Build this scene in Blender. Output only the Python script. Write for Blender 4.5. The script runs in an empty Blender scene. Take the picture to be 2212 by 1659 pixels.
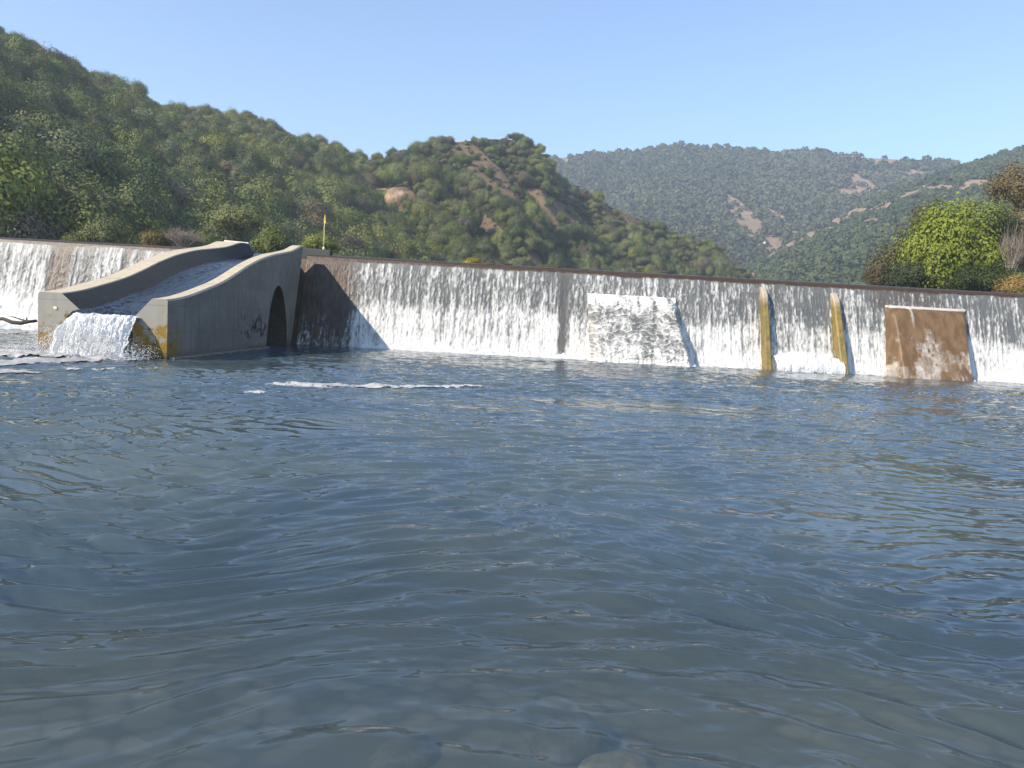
import bpy, math, random
import numpy as np
from mathutils import Vector
random.seed(7); rng = np.random.default_rng(11)
S = bpy.context.scene
COL = S.collection
R = math.radians

# ------------------------------------------------------------------ camera
F = 770.0; EYE = 1.6
PITCH = math.atan(65/770.0); ROLL = math.atan(.054)
fw = np.array([0, math.cos(PITCH), -math.sin(PITCH)])
r0 = np.array([1., 0, 0]); u0 = np.cross(r0, fw)
rv = r0*math.cos(ROLL) + u0*math.sin(ROLL); uv = np.cross(rv, fw)
EYEP = np.array([0, 0, EYE])
K = 2212/1024.0                       # photograph notes were taken on a 2212 px wide view
def ray(px, py): return fw + rv*(px-512)/F - uv*(py-384)/F
def at_y(px, py, Y):
    d = ray(px, py); return EYEP + d*(Y/d[1])
def at_z(px, py, z):
    d = ray(px, py); return EYEP + d*((z-EYE)/d[2])
def proj(P):
    d = np.asarray(P, float) - EYEP; w = d @ fw
    return 512 + F*(d @ rv)/w, 384 - F*(d @ uv)/w, w

cam_d = bpy.data.cameras.new('camera'); cam = bpy.data.objects.new('camera', cam_d); COL.objects.link(cam)
cam_d.sensor_width = 36; cam_d.lens = 36*F/1024; cam_d.clip_end = 6000; cam_d.clip_start = .05
from mathutils import Matrix
m = Matrix(((rv[0], uv[0], -fw[0]), (rv[1], uv[1], -fw[1]), (rv[2], uv[2], -fw[2])))
cam.matrix_world = Matrix.Translation(Vector(EYEP)) @ m.to_4x4()
S.camera = cam

# ------------------------------------------------------------------ noise
def _h(ix, iy, s):
    n = (ix.astype(np.int64)*374761393 + iy.astype(np.int64)*668265263 + s*1442695041) & 0xffffffff
    n = ((n ^ (n >> 13))*1274126177) & 0xffffffff
    n = (n ^ (n >> 16)) & 0xffffffff
    return n/4294967295.0
def vn(x, y, s=0):
    x = np.asarray(x, float); y = np.asarray(y, float); x, y = np.broadcast_arrays(x, y)
    ix = np.floor(x); iy = np.floor(y); fx = x-ix; fy = y-iy
    fx = fx*fx*fx*(fx*(fx*6-15)+10); fy = fy*fy*fy*(fy*(fy*6-15)+10)
    a = _h(ix, iy, s); b = _h(ix+1, iy, s); c = _h(ix, iy+1, s); d = _h(ix+1, iy+1, s)
    return a+(b-a)*fx+(c-a)*fy+(a-b-c+d)*fx*fy
def fbm(x, y, s=0, o=4, g=.5):
    t = 0; a = 1; n = 0
    for i in range(o):
        t = t + a*vn(np.asarray(x)*2**i + 17.3*i, np.asarray(y)*2**i - 9.1*i, s+i); n += a; a *= g
    return t/n
def ss(a, b, x):
    t = np.clip((np.asarray(x, float)-a)/(b-a), 0, 1); return t*t*(3-2*t)

# ------------------------------------------------------------------ mesh helpers
def mesh(name, V, Fc, mat=None, smooth=False, attrs=None, fattrs=None):
    V = np.asarray(V, np.float32); me = bpy.data.meshes.new(name)
    if isinstance(Fc, np.ndarray):
        n, k = Fc.shape
        me.vertices.add(len(V)); me.vertices.foreach_set('co', V.ravel())
        me.loops.add(n*k); me.loops.foreach_set('vertex_index', Fc.astype(np.int32).ravel())
        me.polygons.add(n); me.polygons.foreach_set('loop_start', np.arange(0, n*k, k, dtype=np.int32))
        try: me.polygons.foreach_set('loop_total', np.full(n, k, np.int32))
        except Exception: pass
        me.update(calc_edges=True); me.validate()
    else:
        me.from_pydata([tuple(map(float, v)) for v in V], [], Fc); me.update()
    if smooth: me.polygons.foreach_set('use_smooth', np.ones(len(me.polygons), bool))
    for k_, v in (attrs or {}).items():
        me.attributes.new(k_, 'FLOAT', 'POINT').data.foreach_set('value', np.asarray(v, np.float32).ravel())
    for k_, v in (fattrs or {}).items():
        me.attributes.new(k_, 'FLOAT', 'FACE').data.foreach_set('value', np.asarray(v, np.float32).ravel())
    if mat: me.materials.append(mat)
    return me
def obj(name, me, parent=None, loc=None, **props):
    o = bpy.data.objects.new(name, me); COL.objects.link(o)
    if parent is not None: o.parent = parent
    if loc is not None: o.location = loc
    for k, v in props.items(): o[k] = v
    return o
def empty(name, loc, label, category, group=None):
    o = bpy.data.objects.new(name, None); COL.objects.link(o); o.location = loc; o.empty_display_size = .3
    o['label'] = label; o['category'] = category
    if group: o['group'] = group
    return o
def gridf(n, mcols):
    i = np.arange(n-1)[:, None]*mcols; j = np.arange(mcols-1)[None]
    a = (i+j).ravel(); return np.stack([a, a+1, a+mcols+1, a+mcols], 1)
class MB:
    def __init__(s): s.v = []; s.f = []
    def add(s, V, Fc):
        o = len(s.v); s.v += [tuple(map(float, p)) for p in V]; s.f += [tuple(int(i)+o for i in q) for q in Fc]
    def hexa(s, P):     # 8 points, bottom ring then top ring
        s.add(P, [(3,2,1,0),(4,5,6,7),(0,1,5,4),(1,2,6,5),(2,3,7,6),(3,0,4,7)])
    def box(s, x0, x1, y0, y1, z0, z1):
        s.hexa([(x0,y0,z0),(x1,y0,z0),(x1,y1,z0),(x0,y1,z0),(x0,y0,z1),(x1,y0,z1),(x1,y1,z1),(x0,y1,z1)])
    def tube(s, pts, rad, n=7):
        pts = [Vector(p) for p in pts]; o = len(s.v); rings = []
        for i, p in enumerate(pts):
            t = (pts[min(i+1, len(pts)-1)]-pts[max(i-1, 0)]).normalized()
            a = t.cross(Vector((0, 0, 1)) if abs(t.z) < .9 else Vector((1, 0, 0))).normalized(); b = t.cross(a)
            rr = rad[i] if hasattr(rad, '__len__') else rad
            for k in range(n):
                an = 2*math.pi*k/n; q = p+(a*math.cos(an)+b*math.sin(an))*rr; s.v.append(tuple(q))
        for i in range(len(pts)-1):
            for k in range(n):
                a_ = o+i*n+k; b_ = o+i*n+(k+1) % n; s.f.append((a_, b_, b_+n, a_+n))
        s.f.append(tuple(o+k for k in range(n))[::-1]); s.f.append(tuple(o+(len(pts)-1)*n+k for k in range(n)))
    def mesh(s, name, mat=None, smooth=False, bevel=0):
        me = mesh(name, s.v, s.f, mat, smooth)
        if bevel:
            import bmesh
            bm = bmesh.new(); bm.from_mesh(me)
            bmesh.ops.bevel(bm, geom=[e for e in bm.edges if e.calc_face_angle(0) > .5], offset=bevel, segments=2, affect='EDGES', profile=.6)
            bm.to_mesh(me); bm.free()
        return me

# ------------------------------------------------------------------ material helpers
class NT:
    def __init__(s, name):
        s.m = bpy.data.materials.new(name); s.m.use_nodes = True; s.t = s.m.node_tree; s.t.nodes.clear()
        s.out = s.n('ShaderNodeOutputMaterial')
    def n(s, t, **kw):
        nd = s.t.nodes.new(t)
        for k, v in kw.items():
            if k.startswith('i_'):
                key = k[2:]; sock = nd.inputs[int(key)] if key.isdigit() else nd.inputs[key.replace('_', ' ')]
                s.set(sock, v)
            else: setattr(nd, k, v)
        return nd
    def set(s, sock, v):
        if isinstance(v, bpy.types.NodeSocket): s.t.links.new(v, sock)
        elif isinstance(v, bpy.types.Node): s.t.links.new(v.outputs[0], sock)
        else:
            if sock.type == 'RGBA' and len(v) == 3: v = (*v, 1)
            sock.default_value = v
    def math(s, op, a, b=0., c=0., clamp=False):
        nd = s.n('ShaderNodeMath', operation=op); nd.use_clamp = clamp
        s.set(nd.inputs[0], a); s.set(nd.inputs[1], b); s.set(nd.inputs[2], c); return nd.outputs[0]
    def mix(s, f, a, b, mode='MIX'):
        nd = s.n('ShaderNodeMix', data_type='RGBA', blend_type=mode)
        s.set(nd.inputs[0], f); s.set(nd.inputs[6], a); s.set(nd.inputs[7], b); return nd.outputs[2]
    def attr(s, name): return s.n('ShaderNodeAttribute', attribute_name=name).outputs['Fac']
    def pos(s): return s.n('ShaderNodeNewGeometry').outputs['Position']
    def map(s, vec, scale=(1, 1, 1), loc=(0, 0, 0), rot=(0, 0, 0)):
        nd = s.n('ShaderNodeMapping'); s.set(nd.inputs[0], vec); nd.inputs['Scale'].default_value = scale; nd.inputs['Location'].default_value = loc; nd.inputs['Rotation'].default_value = rot
        return nd.outputs[0]
    def noise(s, vec, scale=1., detail=4., rough=.55, dist=0.):
        nd = s.n('ShaderNodeTexNoise'); s.set(nd.inputs['Vector'], vec); nd.inputs['Scale'].default_value = scale
        nd.inputs['Detail'].default_value = detail; nd.inputs['Roughness'].default_value = rough; nd.inputs['Distortion'].default_value = dist
        return nd.outputs['Fac']
    def step(s, x, a, b):
        nd = s.n('ShaderNodeMapRange', interpolation_type='SMOOTHSTEP'); s.set(nd.inputs[0], x)
        s.set(nd.inputs[1], a); s.set(nd.inputs[2], b); return nd.outputs[0]
    def xyz(s, vec):
        nd = s.n('ShaderNodeSeparateXYZ'); s.set(nd.inputs[0], vec); return nd.outputs
    def bump(s, h, strength=.3, dist=.05, normal=None):
        nd = s.n('ShaderNodeBump'); nd.inputs['Strength'].default_value = strength; nd.inputs['Distance'].default_value = dist
        s.set(nd.inputs['Height'], h)
        if normal is not None: s.set(nd.inputs['Normal'], normal)
        return nd.outputs[0]
    def principled(s, color, rough=.8, spec=.3, normal=None, **kw):
        nd = s.n('ShaderNodeBsdfPrincipled'); s.set(nd.inputs['Base Color'], color); s.set(nd.inputs['Roughness'], rough)
        s.set(nd.inputs['Specular IOR Level'], spec)
        if normal is not None: s.set(nd.inputs['Normal'], normal)
        for k, v in kw.items(): s.set(nd.inputs[k.replace('_', ' ')], v)
        return nd.outputs[0]
    def done(s, sh): s.t.links.new(sh, s.out.inputs[0]); return s.m

def mat_concrete(name, top, side, algae=0., wet=.0, speck=0.):
    t = NT(name); p = t.pos(); x, y, z = t.xyz(p)
    n1 = t.noise(p, .9, 5); n2 = t.noise(p, 6, 6, .65); n3 = t.noise(p, 40, 3, .7)
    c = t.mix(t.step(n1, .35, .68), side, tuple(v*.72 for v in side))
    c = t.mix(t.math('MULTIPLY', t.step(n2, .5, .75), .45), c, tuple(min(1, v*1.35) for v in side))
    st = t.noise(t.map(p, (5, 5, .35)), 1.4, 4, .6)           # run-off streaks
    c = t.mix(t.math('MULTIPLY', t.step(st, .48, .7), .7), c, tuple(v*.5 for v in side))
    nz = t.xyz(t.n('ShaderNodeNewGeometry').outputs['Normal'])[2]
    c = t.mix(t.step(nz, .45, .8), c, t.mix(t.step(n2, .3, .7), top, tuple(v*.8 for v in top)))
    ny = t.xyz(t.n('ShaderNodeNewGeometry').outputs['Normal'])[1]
    c = t.mix(t.math('MULTIPLY', t.step(ny, -.5, -.9), .6), c, tuple(v*1.75 for v in side))  # ends facing the viewer paler: sunlight put into the colour by normal
    lines = t.math('FRACT', t.math('ADD', t.math('MULTIPLY', z, 1.35), t.math('MULTIPLY', n1, .05)))
    c = t.mix(t.math('MULTIPLY', t.step(lines, .95, 1.0), .42), c, tuple(v*.45 for v in side))
    if speck:
        sp = t.noise(t.map(p, (1, 1, .55)), 5.5, 3, .6)
        reg = t.math('MULTIPLY', t.math('MULTIPLY', t.step(z, .25, .5), t.step(z, 1.75, .9)), t.math('MULTIPLY', t.step(y, 25.2, 27.5), t.step(y, 30, 29)))
        c = t.mix(t.math('MULTIPLY', t.step(t.math('ADD', sp, t.math('MULTIPLY', reg, .16)), .67, .7), reg), c, (.012, .012, .012))
    if algae:
        a = t.math('SUBTRACT', t.math('ADD', t.math('MULTIPLY', n2, 1.3), t.math('ADD', t.math('MULTIPLY', t.noise(p, 2.6, 3), 1.2), -.55)), t.math('MULTIPLY', z, .62))
        a = t.math('MULTIPLY', t.step(a, .12, .42), algae)
        fr = t.step(y, 22.1, 21.2)
        a = t.math('MULTIPLY', a, fr)
        c = t.mix(a, c, t.mix(t.step(n3, .35, .7), (.30, .17, .025), (.10, .075, .012)))
        c = t.mix(t.math('MULTIPLY', t.step(t.noise(p, 2.3, 3), .56, .66), t.math('MULTIPLY', a, .75)), c, (.03, .035, .012))
    wl = t.step(t.math('ADD', z, t.math('MULTIPLY', n2, .25)), .42, .12)
    c = t.mix(t.math('MULTIPLY', wl, .75), c, (.03, .028, .022))
    h = t.math('ADD', t.math('MULTIPLY', n2, .6), t.math('MULTIPLY', n3, .4))
    return t.done(t.principled(c, t.mix(wl, (.85,)*3, (.35,)*3), .3, t.bump(h, .45, .03)))

def mat_simple(name, a, b, scale=4, rough=.8, bump=.3, spec=.3):
    t = NT(name); p = t.pos(); n = t.noise(p, scale, 6, .62)
    return t.done(t.principled(t.mix(t.step(n, .3, .7), a, b), rough, spec, t.bump(n, bump, .04)))

def mat_leaf(name, dark, light, trans=.12):
    t = NT(name); ti = t.attr('tint'); rnd = t.n('ShaderNodeObjectInfo').outputs['Random']
    c = t.mix(ti, dark, light)
    hs = t.n('ShaderNodeHueSaturation'); t.set(hs.inputs['Color'], c)
    t.set(hs.inputs['Hue'], t.math('ADD', .48, t.math('MULTIPLY', rnd, .035)))
    t.set(hs.inputs['Value'], t.math('ADD', .72, t.math('MULTIPLY', t.math('FRACT', t.math('MULTIPLY', rnd, 7.31)), .55)))
    t.set(hs.inputs['Saturation'], t.math('ADD', .8, t.math('MULTIPLY', t.math('FRACT', t.math('MULTIPLY', rnd, 3.77)), .35)))
    d = t.principled(hs.outputs[0], .62, .22)
    tr = t.n('ShaderNodeBsdfTranslucent'); t.set(tr.inputs[0], hs.outputs[0])
    mx = t.n('ShaderNodeMixShader'); mx.inputs[0].default_value = trans; t.set(mx.inputs[1], d); t.set(mx.inputs[2], tr.outputs[0])
    return t.done(mx.outputs[0])

CONC = mat_concrete('chute_concrete', (.54, .455, .325), (.19, .178, .152), algae=1., speck=1.)  # sunlight put into the pale top tone, shade into the dark side tone
PALE = mat_concrete('pale_concrete', (.52, .47, .37), (.50, .45, .36))
DARKC = mat_concrete('wet_shaded_concrete', (.07, .065, .055), (.05, .05, .05))
MOSSY = None

# ------------------------------------------------------------------ world, sun
SUNV = Vector((-1.25, -1.0, 1.1)).normalized()
elev = math.asin(SUNV.z); az = math.atan2(SUNV.x, SUNV.y)
w = bpy.data.worlds.new('World'); S.world = w; w.use_nodes = True
sky = w.node_tree.nodes.new('ShaderNodeTexSky'); sky.sky_type = 'NISHITA'; sky.sun_disc = False
sky.sun_elevation = elev; sky.sun_rotation = az % (2*math.pi); sky.altitude = 300; sky.air_density = 1.0; sky.dust_density = .1; sky.ozone_density = 3.0
bg = w.node_tree.nodes['Background']; w.node_tree.links.new(sky.outputs[0], bg.inputs[0]); bg.inputs[1].default_value = .15
sl = bpy.data.lights.new('sun', 'SUN'); so = bpy.data.objects.new('sun', sl); COL.objects.link(so)
sl.energy = 4.2; sl.angle = R(.53); sl.color = (1, .90, .76)
so.rotation_euler = (-SUNV).to_track_quat('-Z', 'Y').to_euler(); so.location = (-30, -30, 40)
S.view_settings.view_transform = 'Standard'; S.view_settings.look = 'None'; S.view_settings.exposure = .8; S.view_settings.gamma = 1

# ------------------------------------------------------------------ weir line
def yb(x): return 33.7+.02*np.asarray(x, float)      # foot of the weir face
def yc(x): return yb(x)+1.2                           # crest
HC = 3.98                                             # crest height

# ------------------------------------------------------------------ river surface
wr = np.random.default_rng(5)
WAV = []
for i in range(64):
    lam = .06*(1.5/.06)**(i/63.0)*wr.uniform(.9, 1.1)
    th = wr.normal(R(93), .42)
    WAV.append((2*math.pi/lam*math.cos(th), 2*math.pi/lam*math.sin(th), wr.uniform(0, 6.28), lam/(2*math.pi)*(.014 if lam < .09 else .032 if lam < .16 else .054 if lam < .45 else .032 if lam < .75 else .008), wr.integers(0, 3)))
def wave(x, y):
    x0 = x; y0 = y
    x = x + .9*(fbm(x*.35, y*.35, 31, 2)-.5)*2; y = y + .9*(fbm(x0*.35, y0*.35, 37, 2)-.5)*2
    G = [.25+1.5*ss(.25, .75, fbm(x0*.22+7*k, y0*.34, 50+k, 3)) for k in range(3)]
    h = np.zeros_like(x)
    d = np.sqrt(x0*x0+y0*y0)
    for kx, ky, ph, a, g in WAV:
        lam = 2*math.pi/math.hypot(kx, ky)
        h += a*G[g]*np.sin(kx*x+ky*y+ph)*np.clip(1.6-d*.0055/lam, .1, 1)
    near = np.exp(-((x0+11.4)**2/9+(y0-19)**2/10))      # churn where the chute lands
    h += near*.10*(fbm(x0*2.2, y0*2.2, 71, 4)-.5)*2
    return h
ry = np.concatenate([np.linspace(-14, 1.4, 14), np.geomspace(1.6, 33.3, 1000), [33.9, 34.6]])
tc = np.concatenate([np.linspace(-3, -1.05, 12), np.linspace(-1, 1, 1000), np.linspace(1.05, 3, 12)])
Y, T = np.meshgrid(ry, tc, indexing='ij')
HW = np.maximum(Y, 0)*.80+1.6
X = np.where(np.abs(T) <= 1, T*HW, np.sign(T)*(HW+(np.abs(T)-1)/2*(48-HW)))
Z = wave(X, Y)
t = NT('river_water'); p = t.pos(); px_, py_, pz_ = t.xyz(p)
nb = t.noise(t.map(p, (.8, 1.5, 1)), 7, 2, .5, .4)
nm = t.bump(nb, .06, .04)
dt = t.n('ShaderNodeVectorMath', operation='DOT_PRODUCT'); t.set(dt.inputs[0], t.n('ShaderNodeNewGeometry').outputs['Incoming']); t.set(dt.inputs[1], nm)
FR = t.math('ADD', .02, t.math('MULTIPLY', .98, t.math('POWER', t.math('SUBTRACT', 1., t.math('ABSOLUTE', dt.outputs['Value']), clamp=True), 5.)))   # the same from above and below
gl = t.n('ShaderNodeBsdfGlossy'); gl.inputs['Roughness'].default_value = .012; t.set(gl.inputs['Normal'], nm)
tr = t.n('ShaderNodeBsdfTransparent'); tr.inputs[0].default_value = (.84, .89, .87, 1)
df = t.n('ShaderNodeBsdfDiffuse'); big = t.noise(p, .35, 3)
t.set(df.inputs[0], t.mix(t.step(big, .35, .65), (.052, .084, .108), (.070, .092, .094)))
dep = t.step(py_, 2.2, 8.0)
mx = t.n('ShaderNodeMixShader'); t.set(mx.inputs[0], t.math('ADD', .55, t.math('MULTIPLY', dep, .45))); t.set(mx.inputs[1], tr.outputs[0]); t.set(mx.inputs[2], df.outputs[0])
m2 = t.n('ShaderNodeMixShader'); t.set(m2.inputs[0], FR); t.set(m2.inputs[1], mx.outputs[0]); t.set(m2.inputs[2], gl.outputs[0])
WATER = t.done(m2.outputs[0])
obj('river_water', mesh('river_water', np.stack([X, Y, Z], -1).reshape(-1, 3), gridf(*X.shape), WATER, True), kind='structure')

# riverbed, one sheet that also runs on under the hills
bx = np.unique(np.concatenate([np.linspace(-900, -60, 20), np.linspace(-60, 60, 160), np.linspace(60, 900, 20)]))
by = np.concatenate([np.linspace(-40, 0, 16), np.geomspace(.5, 34, 160), [34.8, 60, 200, 600, 1300]])
BY, BX = np.meshgrid(by, bx, indexing='ij')
BZ = np.where(BY < 34.5, -.28-2.6*ss(1.5, 14, BY)+.9*ss(-1, -14, BY), 2.0)
BZ = BZ + np.where(BY < 34.5, .22*(fbm(BX*1.1, BY*1.1, 91, 3)-.5), 0)
t = NT('river_bed'); p = t.pos(); vo = t.n('ShaderNodeTexVoronoi'); t.set(vo.inputs['Vector'], p); vo.inputs['Scale'].default_value = 5.5
vs = t.xyz(vo.outputs['Color'])
c = t.mix(vs[0], (.20, .175, .135), (.38, .33, .25)); c = t.mix(t.step(vo.outputs['Distance'], .35, .75), c, (.12, .10, .075))
c = t.mix(t.step(t.noise(p, 1.1, 3), .4, .65), c, (.19, .18, .135))
BED = t.done(t.principled(c, .9, .2, t.bump(vo.outputs['Distance'], -.5, .1)))
obj('river_bed', mesh('river_bed', np.stack([BX, BY, BZ], -1).reshape(-1, 3), gridf(*BX.shape), BED, True), kind='structure')

# ------------------------------------------------------------------ stones under the shallows
def rock_mesh(name, seed, mat, sub=3, rough=.35, sq=(1, 1, .6)):
    import bmesh
    bm = bmesh.new(); bmesh.ops.create_icosphere(bm, subdivisions=sub, radius=1)
    V = np.array([v.co[:] for v in bm.verts]); r_ = np.random.default_rng(seed)
    for k in range(9):      # flat chips
        n = r_.normal(size=3); n /= np.linalg.norm(n); d = r_.uniform(.55, .85); q = V@n
        V = V-np.outer(np.maximum(q-d, 0)*.85, n)
    q = 1+rough*(fbm(V[:, 0]*1.7+seed, V[:, 1]*1.7+V[:, 2], seed, 3)-.5)
    V = V*q[:, None]*np.array(sq)
    for v, c_ in zip(bm.verts, V): v.co = c_
    me = bpy.data.meshes.new(name); bm.to_mesh(me); bm.free(); me.materials.append(mat)
    me.polygons.foreach_set('use_smooth', np.ones(len(me.polygons), bool))
    return me
STONE = mat_simple('pale_stone', (.50, .40, .25), (.22, .18, .12), 9)
STONE2 = mat_simple('grey_stone', (.22, .18, .13), (.09, .075, .055), 9)
for k, (sx, sy, sr, mt, lab) in enumerate([
    (415, 1610, .17, STONE, 'pale yellowish stone lying under shallow water close to the near bank, brightest of its row'),
    (270, 1625, .17, STONE, 'broad dull yellow stone under the water beside the brightest pale stone'),
    (1085, 1640, .22, STONE2, 'dark brown stone under shallow water at the bottom middle of the photo'),
    (1240, 1500, .2, STONE2, 'blurred grey-brown stone seen through deeper water behind the dark brown stone'),
    (1700, 1620, .16, STONE2, 'small grey stone under water in the lower right part of the photo'),
    (1330, 1560, .14, STONE, 'small pale speckled stone under water between two grey-brown stones'),
    (870, 1560, .2, STONE2, 'wide brownish stone under rippling water behind the pale yellowish stones')]):
    P = at_z(sx/K, sy/K, -.22)
    o = obj('submerged_stone', rock_mesh('submerged_stone', 40+k, mt), loc=(P[0], P[1], -.44), label=lab, category='stone', group='stones under the shallow water')
    o.scale = (sr*1.35, sr*.9, sr*.62); o.rotation_euler.z = k*1.3

# ------------------------------------------------------------------ weir
weir = empty('river_weir', (0, 33.7, 0), 'long battered river weir of wet brown masonry with water pouring over its level crest', 'weir')
WX0, WX1 = -46., 50.
nx = 97
xs = np.linspace(WX0, WX1, nx)
t = NT('weir_wall'); p = t.pos(); n1 = t.noise(p, 1.2, 5); n2 = t.noise(t.map(p, (4, 4, .5)), 1.5, 5, .6)
c = t.mix(t.step(n1, .35, .7), (.075, .055, .035), (.16, .10, .05)); c = t.mix(t.math('MULTIPLY', t.step(n2, .5, .7), .6), c, (.03, .027, .02))
WALLM = t.done(t.principled(c, .4, .4, t.bump(n2, .4, .04)))
def weir_piece(a, b, ztop=HC-.12):
    V = []; Fc = []
    for x in (a, b):
        V += [(x, float(yb(x))+.12, -3), (x, float(yb(x))+.12+.0, 0), (x, float(yc(x))+.12-(HC-.12-ztop)*.3, ztop), (x, float(yc(x))+2.2, ztop), (x, float(yc(x))+2.2, -3)]
    Fc = [(0, 1, 6, 5), (1, 2, 7, 6), (2, 3, 8, 7), (3, 4, 9, 8), (0, 4, 3, 2, 1), (5, 6, 7, 8, 9)]
    return V, Fc
mb = MB()
for a, b, zt_ in ((WX0, -12.3, HC-.12), (-12.3, -9.9, 3.35), (-9.9, WX1, HC-.12)): mb.add(*weir_piece(a, b, zt_))
ob = obj('wall', mb.mesh('weir_wall', WALLM), weir); ob.location = (0, -33.7, 0)

# buttresses and aprons on the weir
t = NT('algae_buttress'); p = t.pos(); z_ = t.xyz(p)[2]; n = t.noise(p, 5, 5, .65); n2 = t.noise(t.map(p, (3, 3, .4)), 2, 4)
c = t.mix(t.step(n2, .35, .65), (.27, .18, .045), (.16, .125, .04)); c = t.mix(t.step(n, .45, .7), c, (.13, .10, .035))
c = t.mix(t.step(t.math('ADD', z_, t.math('MULTIPLY', n, .6)), 3.1, 3.6), c, (.40, .34, .25))
BUTT = t.done(t.principled(c, .5, .4, t.bump(n, .5, .03)))
def buttress(x, wd, zt_, out_top, out_bot, lean=0, lab=''):
    ns = 14; V = []; Fc = []
    for i in range(ns+1):
        s = i/ns; z = -1+(zt_+1)*s
        zz = max(z, 0); f_ = float(yb(x))+1.2*zz/HC
        o_ = out_bot+(out_top-out_bot)*zz/zt_
        if zz > zt_-.2: o_ *= math.sqrt(max(0.2, 1-((zz-zt_+.2)/.2)**2))
        hw = wd/2*(1.04-.08*zz/zt_); xx = x+lean*zz/zt_
        V += [(xx-hw, f_+.3, z), (xx-hw, f_-o_+.05, z), (xx-hw*.7, f_-o_, z), (xx+hw*.7, f_-o_, z), (xx+hw, f_-o_+.05, z), (xx+hw, f_+.3, z)]
    for i in range(ns):
        for k in range(6):
            a = i*6+k; b = i*6+(k+1) % 6; Fc.append((a, b, b+6, a+6))
    Fc.append(tuple(range(ns*6, ns*6+6)))
    o = obj('buttress', mesh('buttress', V, Fc, BUTT, False), weir, label=lab); o.location = (0, -33.7, 0)
buttress(11.05, .24, 3.62, .45, .75, -.03, 'thin ochre buttress beside the brightest gap, slightly taller')
buttress(14.3, .30, 3.52, .35, .95, -.05, 'ochre and grey buttress that widens towards the water')

def apron(xa, xb, xa2, xb2, zt_, ob_, mat, name, lab, foamfn):
    nu, nv = 150, 120
    U, Vv = np.meshgrid(np.linspace(0, 1, nu), np.linspace(0, 1, nv), indexing='xy')
    z = -.15+(zt_+.15)*Vv
    xl = xa2+(xa-xa2)*Vv; xr = xb2+(xb-xb2)*Vv; x = xl+(xr-xl)*U
    o_ = .12+ob_*(1-np.clip(z, 0, 9)/zt_)
    ex = np.minimum(U, 1-U)*(xr-xl); ez = zt_-z; rc = .45
    rad = np.where((ex < rc) & (ez < rc), rc-np.hypot(rc-ex, rc-ez), np.minimum(ex, ez)); o_ = (o_+.18)*np.sqrt(np.clip(ss(-.02, .30, rad), 0, 1))+.06
    fm, dsp = foamfn(x, z, U)
    y = yb(x)+1.2*np.clip(z, 0, 9)/HC - o_ - dsp
    # skirt back to the wall
    P = np.stack([x, y, z], -1)
    back = P.copy(); back[..., 1] = yb(x)+1.2*np.clip(z, 0, 9)/HC+.3
    Vv_ = np.concatenate([P.reshape(-1, 3), back[:, 0], back[:, -1], back[-1]]); n0 = nu*nv
    Fc = gridf(nv, nu).tolist()
    for j in range(nv-1):
        Fc.append([j*nu, n0+j, n0+j+1, (j+1)*nu][::-1]); Fc.append([j*nu+nu-1, n0+nv+j, n0+nv+j+1, (j+1)*nu+nu-1])
    b = n0+2*nv
    for i in range(nu-1): Fc.append([(nv-1)*nu+i, (nv-1)*nu+i+1, b+i+1, b+i])
    at = np.concatenate([fm.ravel(), np.full(2*nv, .5), fm[-1]])
    me = mesh(name, Vv_, np.array(Fc), mat, True, {'foam': at})
    o = obj('apron_block', me, weir, label=lab); o.location = (0, -33.7, 0)

t = NT('falling_water'); p = t.pos(); fo = t.attr('foam'); ba = t.attr('bare')
fn = t.noise(t.map(p, (1, 1, .22)), 30, 4, .7)
f2 = t.step(t.math('ADD', fo, t.math('MULTIPLY', t.math('SUBTRACT', fn, .5), .7)), .10, .92)
dk = t.mix(t.noise(p, 2.2, 3), (.075, .08, .08), (.16, .16, .15))
ba1 = t.math('MINIMUM', ba, 1.); dk = t.mix(ba1, dk, t.mix(t.step(t.noise(t.map(p, (3, 3, .4)), 2, 4), .35, .65), (.042, .023, .011), (.095, .055, .026)))
dk = t.mix(t.math('SUBTRACT', ba, 1., clamp=True), dk, t.mix(t.noise(t.map(p, (1, 1, .2)), 3, 4), (.034, .022, .014), (.080, .052, .033)))
c = t.mix(f2, dk, (.66, .64, .60))
FALL = t.done(t.principled(c, t.mix(f2, (.28,)*3, (.6,)*3), .3, t.bump(fn, .5, .03)))
def cells(u, v, seed):
    iu = np.floor(u); iv = np.floor(v); best = np.full(u.shape, 9.); sec = best.copy(); dv = np.zeros_like(u)
    for a in (-1, 0, 1):
        for b in (-1, 0, 1):
            cu = iu+a; cv = iv+b; ox = cu+_h(cu, cv, seed); oy = cv+_h(cu, cv, seed+1); d_ = np.hypot(u-ox, v-oy)
            nb_ = d_ < best; sec = np.where(nb_, best, np.minimum(sec, d_)); dv = np.where(nb_, v-oy, dv); best = np.where(nb_, d_, best)
    return best, sec, dv
def f_white(x, z, U):
    s = fbm(x*2.4+.3*z, z*2.2, 201, 4); fi = fbm(x*9, z*6, 204, 3)
    wq = 2.2*(fbm(x*1.7, z*1.7, 208, 3)-.5)
    b1, b2, dv = cells(x*2.9+1.0*z+wq, z*5.2+.4*x+wq, 205)
    sc = ss(.5, .0, b2-b1)*ss(.3, -.4, dv)
    top = ss(2.05, 2.7, z); low = ss(.70, .62, z)
    fm = .32+.42*sc+.75*(s-.5)+.5*(fi-.5)+.75*top*ss(.3, .6, fbm(x*3.4, z*.5, 202, 3))+low*(.15+.9*(fbm(x*11, z*1.2, 203, 3)-.5))+.3*ss(.3, .1, z)
    return np.clip(fm, .10, 1), .05*s+.05*sc+.02*fi+.16*ss(.70, .62, z)+.04*top
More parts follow.
